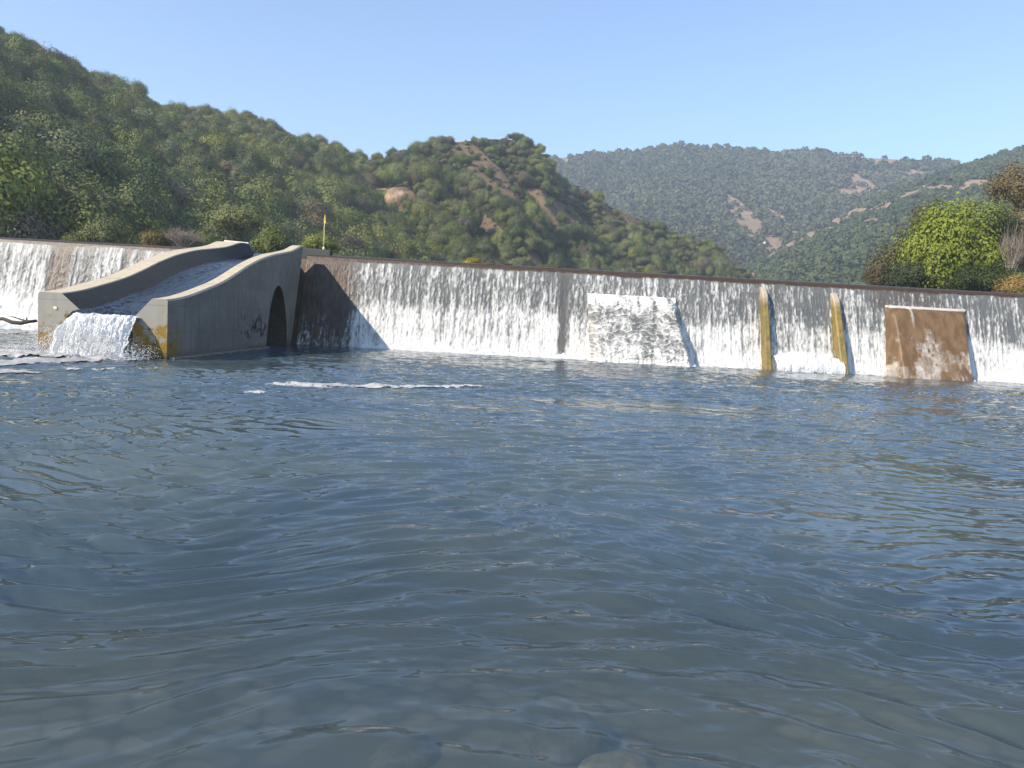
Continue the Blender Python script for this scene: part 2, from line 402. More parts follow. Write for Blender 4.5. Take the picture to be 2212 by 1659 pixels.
def f_brown(x, z, U):
    s = fbm(x*2.0+.25*z, z*1.1, 221, 4); st = fbm(x*5, z*1.2, 222, 4)
    blob = ss(.56, .74, fbm(x*2.3, z*1.9+.6*np.abs(x-18), 225, 4))
    fi = fbm(x*8, z*5, 226, 4); fm = .02+.38*ss(.38, .78, s+.5*(fi-.5)+.16*ss(1.6, .2, z)+.12*np.exp(-((x-17.8-.1*(3-z))/.55)**2)-.10*ss(18.2, 19.2, x)*ss(.6, 1.4, z))*(.25+.75*ss(2.9, .8, z))*(.5+st)+.3*blob*ss(2.7, 1.5, z)*fi
    lip = ss(zt2-.16, zt2-.06, z)+.55*np.exp(-((x-17.55)/.09)**2)*ss(1.9, 2.6, z)
    return np.clip(fm+.9*lip, 0, 1), .03*s+.02*st+.05*lip
t = NT('brown_apron'); p = t.pos(); fo = t.attr('foam'); fn = t.noise(t.map(p, (1, 1, .35)), 16, 4, .7)
f2 = t.step(t.math('ADD', fo, t.math('MULTIPLY', t.math('SUBTRACT', fn, .5), .6)), .2, .85)
c = t.mix(f2, t.mix(t.step(t.noise(t.map(p, (2, 2, .5)), 1.6, 4), .35, .65), (.115, .066, .030), (.175, .108, .054)), (.50, .46, .41))
BROWN = t.done(t.principled(c, t.mix(f2, (.42,)*3, (.55,)*3), .35, t.bump(fn, .4, .03)))
zt2 = 3.12
apron(3.15, 7.05, 3.35, 7.75, 2.92, .95, FALL, 'apron_block', 'sloping apron block under scaly white water', f_white)
apron(16.6, 20.2, 16.45, 19.9, zt2, .85, BROWN, 'apron_block', 'brown sloping apron block with little water', f_brown)

# ------------------------------------------------------------------ falling water
def veil(x0, x1, name, dx=.034):
    xs = np.arange(x0, x1, dx)
    prof_top = [(2.3, HC+.05), (1.2, HC+.05), (.55, HC+.045), (.25, HC+.03), (.08, HC+.0), (0.0, HC-.05)]
    zs = np.arange(HC-.1, -.06, -.034)
    nz = len(zs)+len(prof_top)
    Zr = np.concatenate([[q[1] for q in prof_top], zs]); Off = np.concatenate([[q[0] for q in prof_top], -1.2*(HC-.1-zs)/HC-.03])
    Zg, Xg = np.meshgrid(Zr, xs, indexing='ij'); Og = Off[:, None]*np.ones_like(Xg)
    tt = np.clip((HC-Zg)/HC, 0, 1)
    low = fbm(Xg*.35, Zg*.05, 301, 3); low2 = fbm(Xg*.9, Zg*.08, 302, 3)
    wob = .07*(fbm(Xg*2, Zg*1.3, 303, 3)-.5)
    st = fbm((Xg+wob)*10.5, Zg*.8, 304, 5, .65); fi = fbm((Xg+wob)*17, Zg*5.5, 305, 3, .6); mid = fbm(Xg*3.4, Zg*.35, 306, 3)
    dark = ss(.42, .66, tt+.26*(.5-low)) 
    up = .38+.30*(low2-.5)+.20*(Xg < -12)
    lowf = .74+.5*(low-.5)+.22*ss(.75, 1, tt)
    base = up+(lowf-up)*dark
    fm = base+(st-.5)*(1.75-.75*dark)+(fi-.5)*(1.3-.5*dark)+(mid-.5)*.40
    fm = fm*(.70+.30*dark)
    edge = .038+.018*fbm(Xg*5, Xg*0, 307, 2)+.02*(fbm(Xg*.6, Xg*0, 308, 2)-.5)
    fm = fm*ss(edge-.008, edge+.022, tt)
    # dry or thin stretches
    thin = np.zeros_like(Xg); bare = np.zeros_like(Xg)
    def strip(xc, wd, k, b, z0=-1, z1=9, ed=.1, sl=0.):
        global_x = Xg+sl*(HC-Zg)+.12*(fbm(Zg*1.3+xc, Xg*2, 309, 3)-.5)
        mk = ss(wd/2+ed, wd/2-ed, np.abs(global_x-xc))*ss(z0-.3, z0+.1, Zg)*ss(z1+.1, z1-.3, Zg)
        np.maximum(thin, mk*k, out=thin); np.maximum(bare, mk*b, out=bare)
    strip(2.15, .40, .85, .25, ed=.12); strip(2.3, .25, .3, .1, ed=.2)
    strip(-9.0, 3.2, .93, 1., ed=.55, sl=-.10); strip(-8.6, 1.6, .6, 1., ed=.7)
    strip(-20.15, .95, .80, .95, ed=.18, sl=.0); strip(-19.5, .10, .95, .0, ed=.06); strip(-18.9, .45, .4, .1, ed=.15); strip(-17.3, .34, .78, .5, ed=.08); strip(-16.75, .2, .5, .4, ed=.08)
    strip(12.7, 2.9, .14, .0, z0=1.0, ed=.15)
    strip(17.6, 3.4, .16, .4, z0=3.0, ed=.3); strip(17.7, 1.5, .25, .5, z0=3.3, ed=.3)
    strip(9.1, .05, .5, .1, z0=2.5, ed=.05)
    fm = fm-thin*(.95+.3*(.5-st)); fm = np.clip(fm, 0, 1)
    crest = ss(edge+.012, edge-.012, tt); bare = np.maximum(bare*(1-.25*st), crest*2)
    d = (.03+.075*(st-.3)*(.6+.6*tt)+.05*(fi-.45)+.10*ss(.80, 1.0, tt)*fbm(Xg*4, Zg*3, 310, 3))*ss(.05, .16, tt)*(1-.75*thin)
    Yg = yc(Xg)+Og-d
    return obj(name, mesh(name, np.stack([Xg, Yg, Zg], -1).reshape(-1, 3), gridf(*Xg.shape)[:, ::-1], FALL, True, {'foam': fm, 'bare': bare}), kind='structure')
veil(-31, -12.75, 'falling_water'); veil(-9.45, 31, 'falling_water')

# foam and churn along the foot
t = NT('white_foam'); p = t.pos(); n = t.noise(p, 9, 5, .65)
_d = t.principled(t.mix(t.step(n, .3, .6), (.78, .78, .78), (.88, .88, .87)), .8, .15, t.bump(n, .3, .04)); _tr = t.n('ShaderNodeBsdfTranslucent'); _tr.inputs[0].default_value = (.88, .88, .87, 1)
_m = t.n('ShaderNodeMixShader'); _m.inputs[0].default_value = .35; t.set(_m.inputs[1], _d); t.set(_m.inputs[2], _tr.outputs[0]); FOAM = t.done(_m.outputs[0])
def foot_foam(x0, x1, w0, seed, h=.16, ysh=0.):
    xs = np.arange(x0, x1, .05); vs = np.linspace(0, 1, 14)
    Vg, Xg = np.meshgrid(vs, xs, indexing='ij')
    wd = w0*(.35+1.3*fbm(Xg*.9, Xg*0, seed, 3)); y = yb(Xg)+ysh+.1-Vg*(wd+.1)
    z = h*(1-Vg**2)*(.3+1.4*fbm(Xg*5, y*5, seed+1, 3))-.035
    return np.stack([Xg, y, z], -1).reshape(-1, 3), gridf(len(vs), len(xs))[:, ::-1]
def multi(name, parts, mat, **kw):
    V = []; Fs = []; o = 0
    for v, f_ in parts: V.append(v); Fs.append(f_+o); o += len(v)
    return obj(name, mesh(name, np.concatenate(V), np.concatenate(Fs), mat, True), **kw)
multi('foot_foam', [foot_foam(-31, -13.3, .5, 400, .24), foot_foam(-6.6, 3.2, .42, 410, .20), foot_foam(3.2, 7.8, .25, 415, .14, -.95), foot_foam(7.8, 10.8, .42, 420, .2), foot_foam(14.8, 16.4, .28, 430), foot_foam(16.6, 20.0, .15, 435, .1, -.9), foot_foam(20.3, 31, .4, 440, .22)], FOAM, kind='stuff')
# white heap between the buttresses
U, Vg = np.meshgrid(np.linspace(0, 1, 170), np.linspace(0, 1, 90))
x = 11.3+U*2.95; q = fbm(x*5, Vg*5, 451, 5, .72); env = .75+.25*np.sin(U*3.14)
z = -.04+.86*ss(0, .55, Vg)*env+.14*(q-.5)*ss(0, .2, Vg); y = yb(x)-.95+1.35*ss(.15, 1, Vg)-.16*(q-.5)
obj('foam_heap', mesh('foam_heap', np.stack([x, y, z], -1).reshape(-1, 3), gridf(90, 170), FOAM, True), kind='stuff')

# ------------------------------------------------------------------ chute
PYV = [20.85, 21.5, 22.24, 23.63, 24.79, 25.92, 26.98, 28.33, 29.82, 31.9, 32.81, 33.4, 33.92, 34.9]
PZV = [1.61, 1.67, 1.76, 2.03, 2.27, 2.59, 2.92, 3.27, 3.56, 3.86, 4.01, 4.2, 4.31, 4.31]
def zt(y):
    y = np.asarray(y, float); k = np.linspace(-.45, .45, 7)
    return np.mean([np.interp(y+d, PYV, PZV) for d in k], 0)
chute = empty('spillway_chute', (-11.3, 21, 0), 'curved concrete chute carrying white water down from the weir, with an arched opening', 'chute')
AYC, AHW, AHT = 30.65, 1.36, 2.42
def arch_z(y):
    tt = np.clip(np.abs((np.asarray(y, float)-AYC)/AHW), 0, 1)
    return np.where(tt < 1, AHT*(1-tt**2.0)**.62, -1.)
def wall_mesh(xo, xi_t, xi_b, sgn, yend_t, yend_b, y0):
    """solid side wall; xo outer plane, xi_t inner top edge, xi_b inner foot of the sloping face"""
    ys = np.unique(np.concatenate([np.linspace(y0, yend_t, 90), AYC+AHW*np.sin(np.linspace(-math.pi/2, math.pi/2, 41))]))
    V = []; n = 0; rows = 26
    for y in ys:
        top = float(zt(y)); lo = max(-1., float(arch_z(y)))
        if abs(y-AYC) >= AHW-1e-6: lo = -1.
        s_ = (y-y0)/(yend_t-y0)
        # batter at the weir end
        def yy(z): 
            if y > AYC+AHW:
                k = (y-AYC-AHW)/(yend_t-AYC-AHW); return y-k*(yend_t-yend_b)*(1-np.clip(z/4.3, 0, 1))
            return y
        it = xi_t(y); ib = xi_b(y); zi = top-.55
        ring = [(xo, yy(lo), lo)]+[(xo, yy(lo+(top-.05-lo)*k/8), lo+(top-.05-lo)*k/8) for k in range(1, 9)]
        ring += [(xo-sgn*.05, yy(top), top), (it+sgn*.03, yy(top), top), (it, yy(top), top-.03), (ib, yy(zi), max(zi, lo+.1)), (ib, yy(0), max(lo, min(zi-.1, .3))), (ib, yy(lo), lo)]
        V += ring; n = len(ring)
    m_ = len(ys); Fc = []
    for i in range(m_-1):
        for k in range(n):
            a = i*n+k; b = i*n+(k+1) % n; Fc.append((a, b, b+n, a+n) if sgn > 0 else (a, a+n, b+n, b))
    Fc.append(tuple(range(n))[::-1 if sgn > 0 else 1]); Fc.append(tuple(range((m_-1)*n, m_*n))[::1 if sgn > 0 else -1])
    return V, Fc
XR = -9.42
xr_t = lambda y: XR-.45
xr_b = lambda y: XR-.93
XL = -13.15
xl_t = lambda y: -12.47+.42*float(ss(30, 34.6, y))
xl_b = lambda y: -11.86+.1*float(ss(30, 34.6, y))
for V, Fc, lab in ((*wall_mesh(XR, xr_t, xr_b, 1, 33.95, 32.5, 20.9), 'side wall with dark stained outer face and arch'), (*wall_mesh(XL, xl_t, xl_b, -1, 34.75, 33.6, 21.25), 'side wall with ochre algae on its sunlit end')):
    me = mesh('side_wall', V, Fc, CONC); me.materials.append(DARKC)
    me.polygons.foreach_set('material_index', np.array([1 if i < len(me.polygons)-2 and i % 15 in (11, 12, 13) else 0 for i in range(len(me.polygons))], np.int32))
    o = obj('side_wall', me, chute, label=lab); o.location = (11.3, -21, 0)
# vault of the opening under the channel
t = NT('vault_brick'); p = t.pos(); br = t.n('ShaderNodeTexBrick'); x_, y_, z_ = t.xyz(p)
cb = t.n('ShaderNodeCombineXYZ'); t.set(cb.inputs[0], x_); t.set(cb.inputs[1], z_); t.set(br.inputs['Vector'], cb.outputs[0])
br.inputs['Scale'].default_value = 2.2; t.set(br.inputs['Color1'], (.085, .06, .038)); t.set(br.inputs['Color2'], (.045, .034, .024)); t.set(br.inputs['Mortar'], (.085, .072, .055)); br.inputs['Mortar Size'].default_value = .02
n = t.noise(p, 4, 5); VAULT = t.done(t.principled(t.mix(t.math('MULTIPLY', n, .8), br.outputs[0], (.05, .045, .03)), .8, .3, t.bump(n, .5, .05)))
th = np.linspace(-math.pi/2, math.pi/2, 49); yy_ = AYC+(AHW-.004)*np.sin(th); zz_ = np.maximum(AHT*(1-np.minimum(np.abs(np.sin(th)), 1)**2)**.62-.004, -1); zz_[0] = zz_[-1] = -1
V = [(x, y, z) for y, z in zip(yy_, zz_) for x in (XL+.02, XR-.02)]
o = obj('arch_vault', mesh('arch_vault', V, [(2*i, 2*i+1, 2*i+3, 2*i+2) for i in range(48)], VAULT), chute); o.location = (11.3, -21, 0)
# body below the channel
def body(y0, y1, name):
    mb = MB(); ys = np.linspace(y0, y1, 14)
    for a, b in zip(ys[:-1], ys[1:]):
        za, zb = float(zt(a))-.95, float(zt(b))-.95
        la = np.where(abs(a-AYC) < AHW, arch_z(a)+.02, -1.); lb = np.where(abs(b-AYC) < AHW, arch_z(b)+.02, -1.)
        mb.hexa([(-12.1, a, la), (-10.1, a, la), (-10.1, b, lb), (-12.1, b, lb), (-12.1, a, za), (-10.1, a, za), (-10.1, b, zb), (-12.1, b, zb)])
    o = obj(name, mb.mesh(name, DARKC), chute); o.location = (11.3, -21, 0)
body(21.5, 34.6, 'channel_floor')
mb = MB(); mb.box(XR+.0, XR+.16, 21.0, 29.25, -1, .055); o = obj('footing_ledge', mb.mesh('footing_ledge', PALE, bevel=.02), chute); o.location = (11.3, -21, 0)
def wing(x0, x1, y, zl, h, lab, mat=PALE):
    mb = MB(); mb.hexa([(x0, y, zl), (x1, y, zl), (x1, y+.45, zl), (x0, y+.45, zl), (x0, y, zl+h), (x1, y, zl+h-.05), (x1, y+.45, zl+h-.05), (x0, y+.45, zl+h)])
    o = obj('wing_parapet', mb.mesh('wing_parapet', mat, bevel=.03), chute, label=lab); o.location = (11.3, -21, 0)
wing(-13.2, -12.1, 34.76, 3.6, .82, 'pale sunlit parapet end beside the chute inlet')
wing(-9.87, -8.45, 34.80, 3.75, .53, 'shaded parapet running from the side wall along the crest', DARKC)  # dark concrete puts this parapet's shade into its colour
# details on the sunlit end
me = rock_mesh('marker_disc', 3, PALE, 2, .05, (1, .25, 1)); o = obj('marker_disc', me, chute, label='small round pale disc on the sunlit end'); o.scale = (.065,)*3; o.location = (-12.66+11.3, 21.24-21, 1.22)
# water sliding down the chute
t = NT('chute_water'); p = t.pos(); fo = t.attr('foam'); n = t.noise(t.map(p, (1.6, .8, 1)), 6, 5, .65, .5)
f2 = t.step(t.math('ADD', fo, t.math('MULTIPLY', t.math('SUBTRACT', n, .5), .6)), .38, .66)
RACE = t.done(t.principled(t.mix(f2, (.018, .024, .034), (.66, .67, .68)), t.mix(f2, (.22,)*3, (.6,)*3), .25, t.bump(n, .22, .06)))
ys = np.concatenate([np.linspace(20.75, 36.5, 330)]); us = np.linspace(0, 1, 90)
Yg, Ug = np.meshgrid(ys, us, indexing='ij')
XLb = np.array([xl_b(a)-.22 for a in ys])[:, None]; Xg = XLb+(XR-.72-XLb)*Ug
base = np.where(Yg < 32, zt(np.minimum(Yg, 32))-.44, 0); z32 = float(zt(32))-.44
base = np.where(Yg >= 32, z32+(HC+.03-z32)*ss(32, 36.2, Yg), base)
band = np.exp(-((Ug-(.28+.10*np.sin(Yg*.7)))/.17)**2)*ss(31, 27.5, Yg)
q = fbm(Xg*3.6, Yg*1.0, 501, 5, .62)
fm = np.clip(.16*ss(34, 22, Yg)+.55*band+1.0*ss(23.2, 21.2, Yg)+(q-.5)*1.15-.24, 0, 1)
Zg = base+.11*(q-.5)*ss(34.5, 30, Yg)*(.6+band)+.05*band+.10*(fbm(Xg*9, Yg*6, 505, 3)-.5)*fm
Zg = np.where(Yg < 21.1, Zg-(21.1-Yg)*.5, Zg)
obj('chute_water', mesh('chute_water', np.stack([Xg, Yg, Zg], -1).reshape(-1, 3), gridf(*Xg.shape), RACE, True), kind='structure')
# white water dropping off its end
sv = np.linspace(0, 1, 130); us = np.linspace(0, 1, 190)
Sg, Ug = np.meshgrid(sv, us, indexing='ij')
Ug = Ug+.0
zl = 1.12; yl = 20.85
Yg = yl-.85*Sg**.8; Zg = zl-(zl+.06)*Sg**1.7
wL = -11.9-.22*ss(.1, 1, Sg); wR = -10.15-.03*Sg
Xg = wL+(wR-wL)*Ug
nq = fbm(Xg*5.5+.4*Sg, Sg*1.5, 511, 5, .6); n3 = fbm(Xg*12, Sg*14, 515, 4, .7)
amp = .08+.22*ss(.1, .5, Sg)*ss(1.02, .7, Sg)
Yg = Yg-amp*(nq-.5)*1.1-.07*(n3-.5); Zg = Zg+amp*(nq-.45)*.9+.05*(n3-.5)
Zg = Zg+.09*np.sin(np.clip(Ug, 0, 1)*3.14)*np.sin(Sg*3.14)-.05*ss(.9, 1, Sg)
Xg = Xg+.12*(fbm(Yg*5+Ug*3, Zg*5, 516, 3)-.5)
obj('white_cascade', mesh('white_cascade', np.stack([Xg, Yg, Zg], -1).reshape(-1, 3), gridf(*Xg.shape)[:, ::-1], FOAM, True), kind='structure')
# spray droplets
N = 14000; tp = np.array([[0, 0, 1.], [.94, 0, -.33], [-.47, .82, -.33], [-.47, -.82, -.33]])
cx = rng.normal(-11.15, .85, N); sy = rng.uniform(.2, 1.6, N); cy = 21.0-sy; cz = np.abs(rng.normal(0, .34, N))*(1.1-.35*np.abs(cx+11.3))+.02+np.maximum(0, .9-.55*sy)*(np.abs(cx+11.2) < .95)*rng.uniform(.4, 1.25, N)
keep = (cz < 1.10-.35*np.abs(cx+11.1)) & (cx > -13.6) & (cx < -9.5); cx, cy, cz = cx[keep], cy[keep], cz[keep]; N = len(cx)
hx = rng.uniform(11.2, 14.3, 2500); hz_ = rng.uniform(0, 1, 2500); cx = np.concatenate([cx, hx]); cy = np.concatenate([cy, yb(hx)-1.05+1.0*hz_+rng.normal(0, .08, 2500)]); cz = np.concatenate([cz, .04+.85*ss(0, .7, hz_)*(.8+.2*np.sin((hx-11.3)/2.95*3.14))+np.abs(rng.normal(0, .10, 2500))])
fx = np.concatenate([rng.uniform(-23, -13.3, 5000), rng.uniform(-6.5, 24, 9000)]); fx = fx[(fx < 3.2) | (fx > 7.9)]; n_ = len(fx); cx = np.concatenate([cx, fx]); cy = np.concatenate([cy, yb(fx)-np.abs(rng.normal(.1, .28, n_))]); cz = np.concatenate([cz, np.abs(rng.normal(0, .11, n_))*(.4+1.3*fbm(fx*.8, fx*0, 661, 2))]); N = len(cx)
rr = .004+.011*rng.random(N)**2+.014*(rng.random(N) < .06)
V = (tp[None]*rr[:, None, None]+np.stack([cx, cy, cz], -1)[:, None]).reshape(-1, 3)
Fq = (np.array([[0, 1, 2], [0, 2, 3], [0, 3, 1], [1, 3, 2]])[None]+4*np.arange(N)[:, None, None]).reshape(-1, 3)
obj('spray', mesh('spray', V, Fq, FOAM), kind='stuff')

# floating foam on the river
t = NT('floating_foam'); p = t.pos(); fo = t.attr('foam'); n = t.noise(t.map(p, (1, .6, 1)), 7, 5, .7)
al = t.step(t.math('ADD', fo, t.math('MULTIPLY', t.math('SUBTRACT', n, .5), 1.0)), .42, .62)
d = t.principled(t.mix(n, (.28, .28, .275), (.50, .485, .46)), .8, .2, t.bump(n, .6, .03)); tr = t.n('ShaderNodeBsdfTransparent')
mx = t.n('ShaderNodeMixShader'); t.set(mx.inputs[0], al); t.set(mx.inputs[1], tr.outputs[0]); t.set(mx.inputs[2], d)
FLOAT = t.done(mx.outputs[0])
def float_foam(name, pts, wid, seed, dens, h=.02):
    pts = np.array(pts); tt = np.linspace(0, 1, 260); seg = np.linspace(0, 1, len(pts))
    cx = np.interp(tt, seg, pts[:, 0]); cy = np.interp(tt, seg, pts[:, 1]); wd = np.interp(tt, seg, wid)
    v = np.linspace(-1, 1, 40); Vg, Tg = np.meshgrid(v, tt, indexing='ij')
    Xg = cx[None]+0*Vg; Yg = cy[None]+Vg*wd[None]
    fm = dens*(1-np.abs(Vg)**2)*ss(0, .08, Tg)*ss(1, .85, Tg)+.9*(fbm(Xg*1.1, Yg*2.6, seed, 4)-.5)
    fm = np.clip(fm, 0, 1)*ss(1, .8, np.abs(Vg))
    Zg = wave(Xg, Yg)+.016+h*fm*fbm(Xg*3, Yg*3, seed+7, 2)
    return obj(name, mesh(name, np.stack([Xg, Yg, Zg], -1).reshape(-1, 3), gridf(*Xg.shape)[:, ::-1], FLOAT, True, {'foam': fm}), kind='stuff')
G = lambda a, b: at_z(a/K, b/K, .0)[:2]
float_foam('foam_streak', [G(555, 829), G(690, 833), G(830, 836), G(940, 836), G(1070, 836)], [.3, .70, .62, .5, .25], 601, .70, .006)
float_foam('foam_streak', [G(-80, 786), G(60, 785), G(180, 780), G(290, 776), G(350, 774)], [2.0, 1.9, 1.7, 1.1, .3], 611, 1.05, .04)
float_foam('landing_foam', [(-13.9, 19.9), (-12.4, 19.75), (-11.0, 19.7), (-9.6, 19.9)], [.9, .95, .9, .5], 651, 1.25, .09)
float_foam('foam_streak', [G(-60, 806), G(60, 804), G(200, 800), G(300, 796), G(430, 795)], [1.2, 1.2, .9, .7, .4], 621, .46)
float_foam('foam_streak', [G(330, 800), G(450, 804), G(560, 815), G(620, 825)], [.4, .7, .6, .4], 631, .26)
float_foam('foot_lace', [(a_, float(yb(a_))-.9) for a_ in (-6, 0, 8, 16, 25)], [.5, .6, .55, .6, .6], 671, .34)
float_foam('foam_streak', [G(480, 850), G(620, 845), G(760, 855), G(900, 850)], [.4, .5, .5, .3], 641, .22)

# ------------------------------------------------------------------ marker pole, driftwood, debris
YEL = mat_simple('yellow_paint', (.62, .44, .05), (.50, .34, .05), 9, .5)
P = at_y(323.6, 249, 35.0)
pole = empty('marker_pole', (P[0], 35.0, 4.25), 'thin yellow marker pole with a small pointed head standing on the shaded parapet', 'pole')
mb = MB(); mb.tube([(0, 0, 0), (.01, 0, .5), (0, 0, 1.0), (.02, 0, 1.3)], .022, 8); obj('shaft', mb.mesh('shaft', mat_simple('pale_yellow', (.62, .52, .26), (.5, .42, .2), 9, .5), True), pole)
mb = MB(); mb.hexa([(-.03, -.015, 1.17), (.075, -.015, 1.17), (.075, .015, 1.17), (-.03, .015, 1.17), (-.03, -.015, 1.32), (.05, -.015, 1.32), (.05, .015, 1.32), (-.03, .015, 1.32)])
mb.hexa([(-.03, -.015, 1.325), (.05, -.015, 1.325), (.05, .015, 1.325), (-.03, .015, 1.325), (.0, -.015, 1.55), (.03, -.015, 1.55), (.03, .015, 1.55), (.0, .015, 1.55)]); obj('head', mb.mesh('head', YEL), pole)
mb = MB(); mb.tube([(0, 0, -.03), (0, 0, .12)], [.06, .045], 8); obj('base', mb.mesh('base', PALE, True), pole)
BARK = mat_simple('wet_bark', (.05, .035, .025), (.10, .075, .055), 12)
def branch(name, px_pts, Y, rad, label, twigs=(), cat='branch'):
    P = [at_y(a/K, b/K, Y+dy) for a, b, dy in px_pts]; o0 = P[0]
    mb = MB(); mb.tube([tuple(q-o0) for q in P], rad, 7)
    o = obj(name, mb.mesh(name, BARK, True), loc=tuple(o0), label=label, category=cat)
    for tw in twigs:
        Q = [at_y(a/K, b/K, Y+dy) for a, b, dy in tw]; m2_ = MB(); m2_.tube([tuple(q-o0) for q in Q], np.linspace(rad[0]*.55, rad[0]*.2, len(Q)), 6)
        obj('twig', m2_.mesh('twig', BARK, True), o)
    return o
branch('driftwood', [(-18, 688, 0), (8, 689, 0), (25, 696, -.1), (45, 698, -.1), (60, 695, 0), (80, 693, .1)], 31.2, [.07, .075, .08, .08, .07, .06], 'dark forked driftwood branch caught in the foam under the fall beyond the chute', [[(60, 694, 0), (45, 690, .1), (30, 685, .2), (17, 682, .2)], [(57, 694, 0), (58, 689, 0), (56, 686, 0)]])
branch('driftwood', [(1190, 582, 0), (1215, 581, 0), (1240, 583, .1), (1272, 582, .1)], 35.2, [.06, .05, .05, .03], 'long brown driftwood caught on the weir crest above the dark dry joint', [[(1215, 580, 0), (1205, 577, 0), (1195, 577, 0)]])
branch('driftwood', [(1040, 570, 0), (1062, 570, 0), (1085, 572, .1), (1106, 571, .1)], 35.1, [.03, .04, .03, .02], 'small tangle of driftwood on the weir crest between chute and dark joint', [[(1062, 569, 0), (1050, 566, 0)]])
P = at_z(2196/K, 852/K, 0)
WEED = mat_simple('weed', (.20, .17, .03), (.12, .10, .02), 30)
o = obj('floating_weed', rock_mesh('floating_weed', 77, WEED, 2, .9, (1, .6, .25)), loc=(P[0], P[1], .0), label='small yellowish clump of weed floating near the fall at the far end', category='weed'); o.scale = (.30, .3, .25)
ROCKM = mat_simple('brown_rock', (.16, .12, .09), (.09, .07, .055), 5)
P = at_z(38/K, 712/K, 0)
o = obj('boulder', rock_mesh('boulder', 81, ROCKM), loc=(P[0], P[1]+.6, .05), label='low brown boulder in the foam under the driftwood branch', category='boulder'); o.scale = (.5, .35, .42)

# ------------------------------------------------------------------ upstream water
t = NT('upstream_water'); p = t.pos(); n = t.noise(p, 1.6, 4)
UPW = t.done(t.principled((.03, .045, .045), .08, .5, t.bump(n, .12, .1)))
Vu = [(-500, 36.0, HC+.046), (500, 36.0, HC+.046), (500, 700, HC+.046), (-500, 700, HC+.046)]
obj('upstream_water', mesh('upstream_water', Vu, [(0, 1, 2, 3)], UPW), kind='structure')

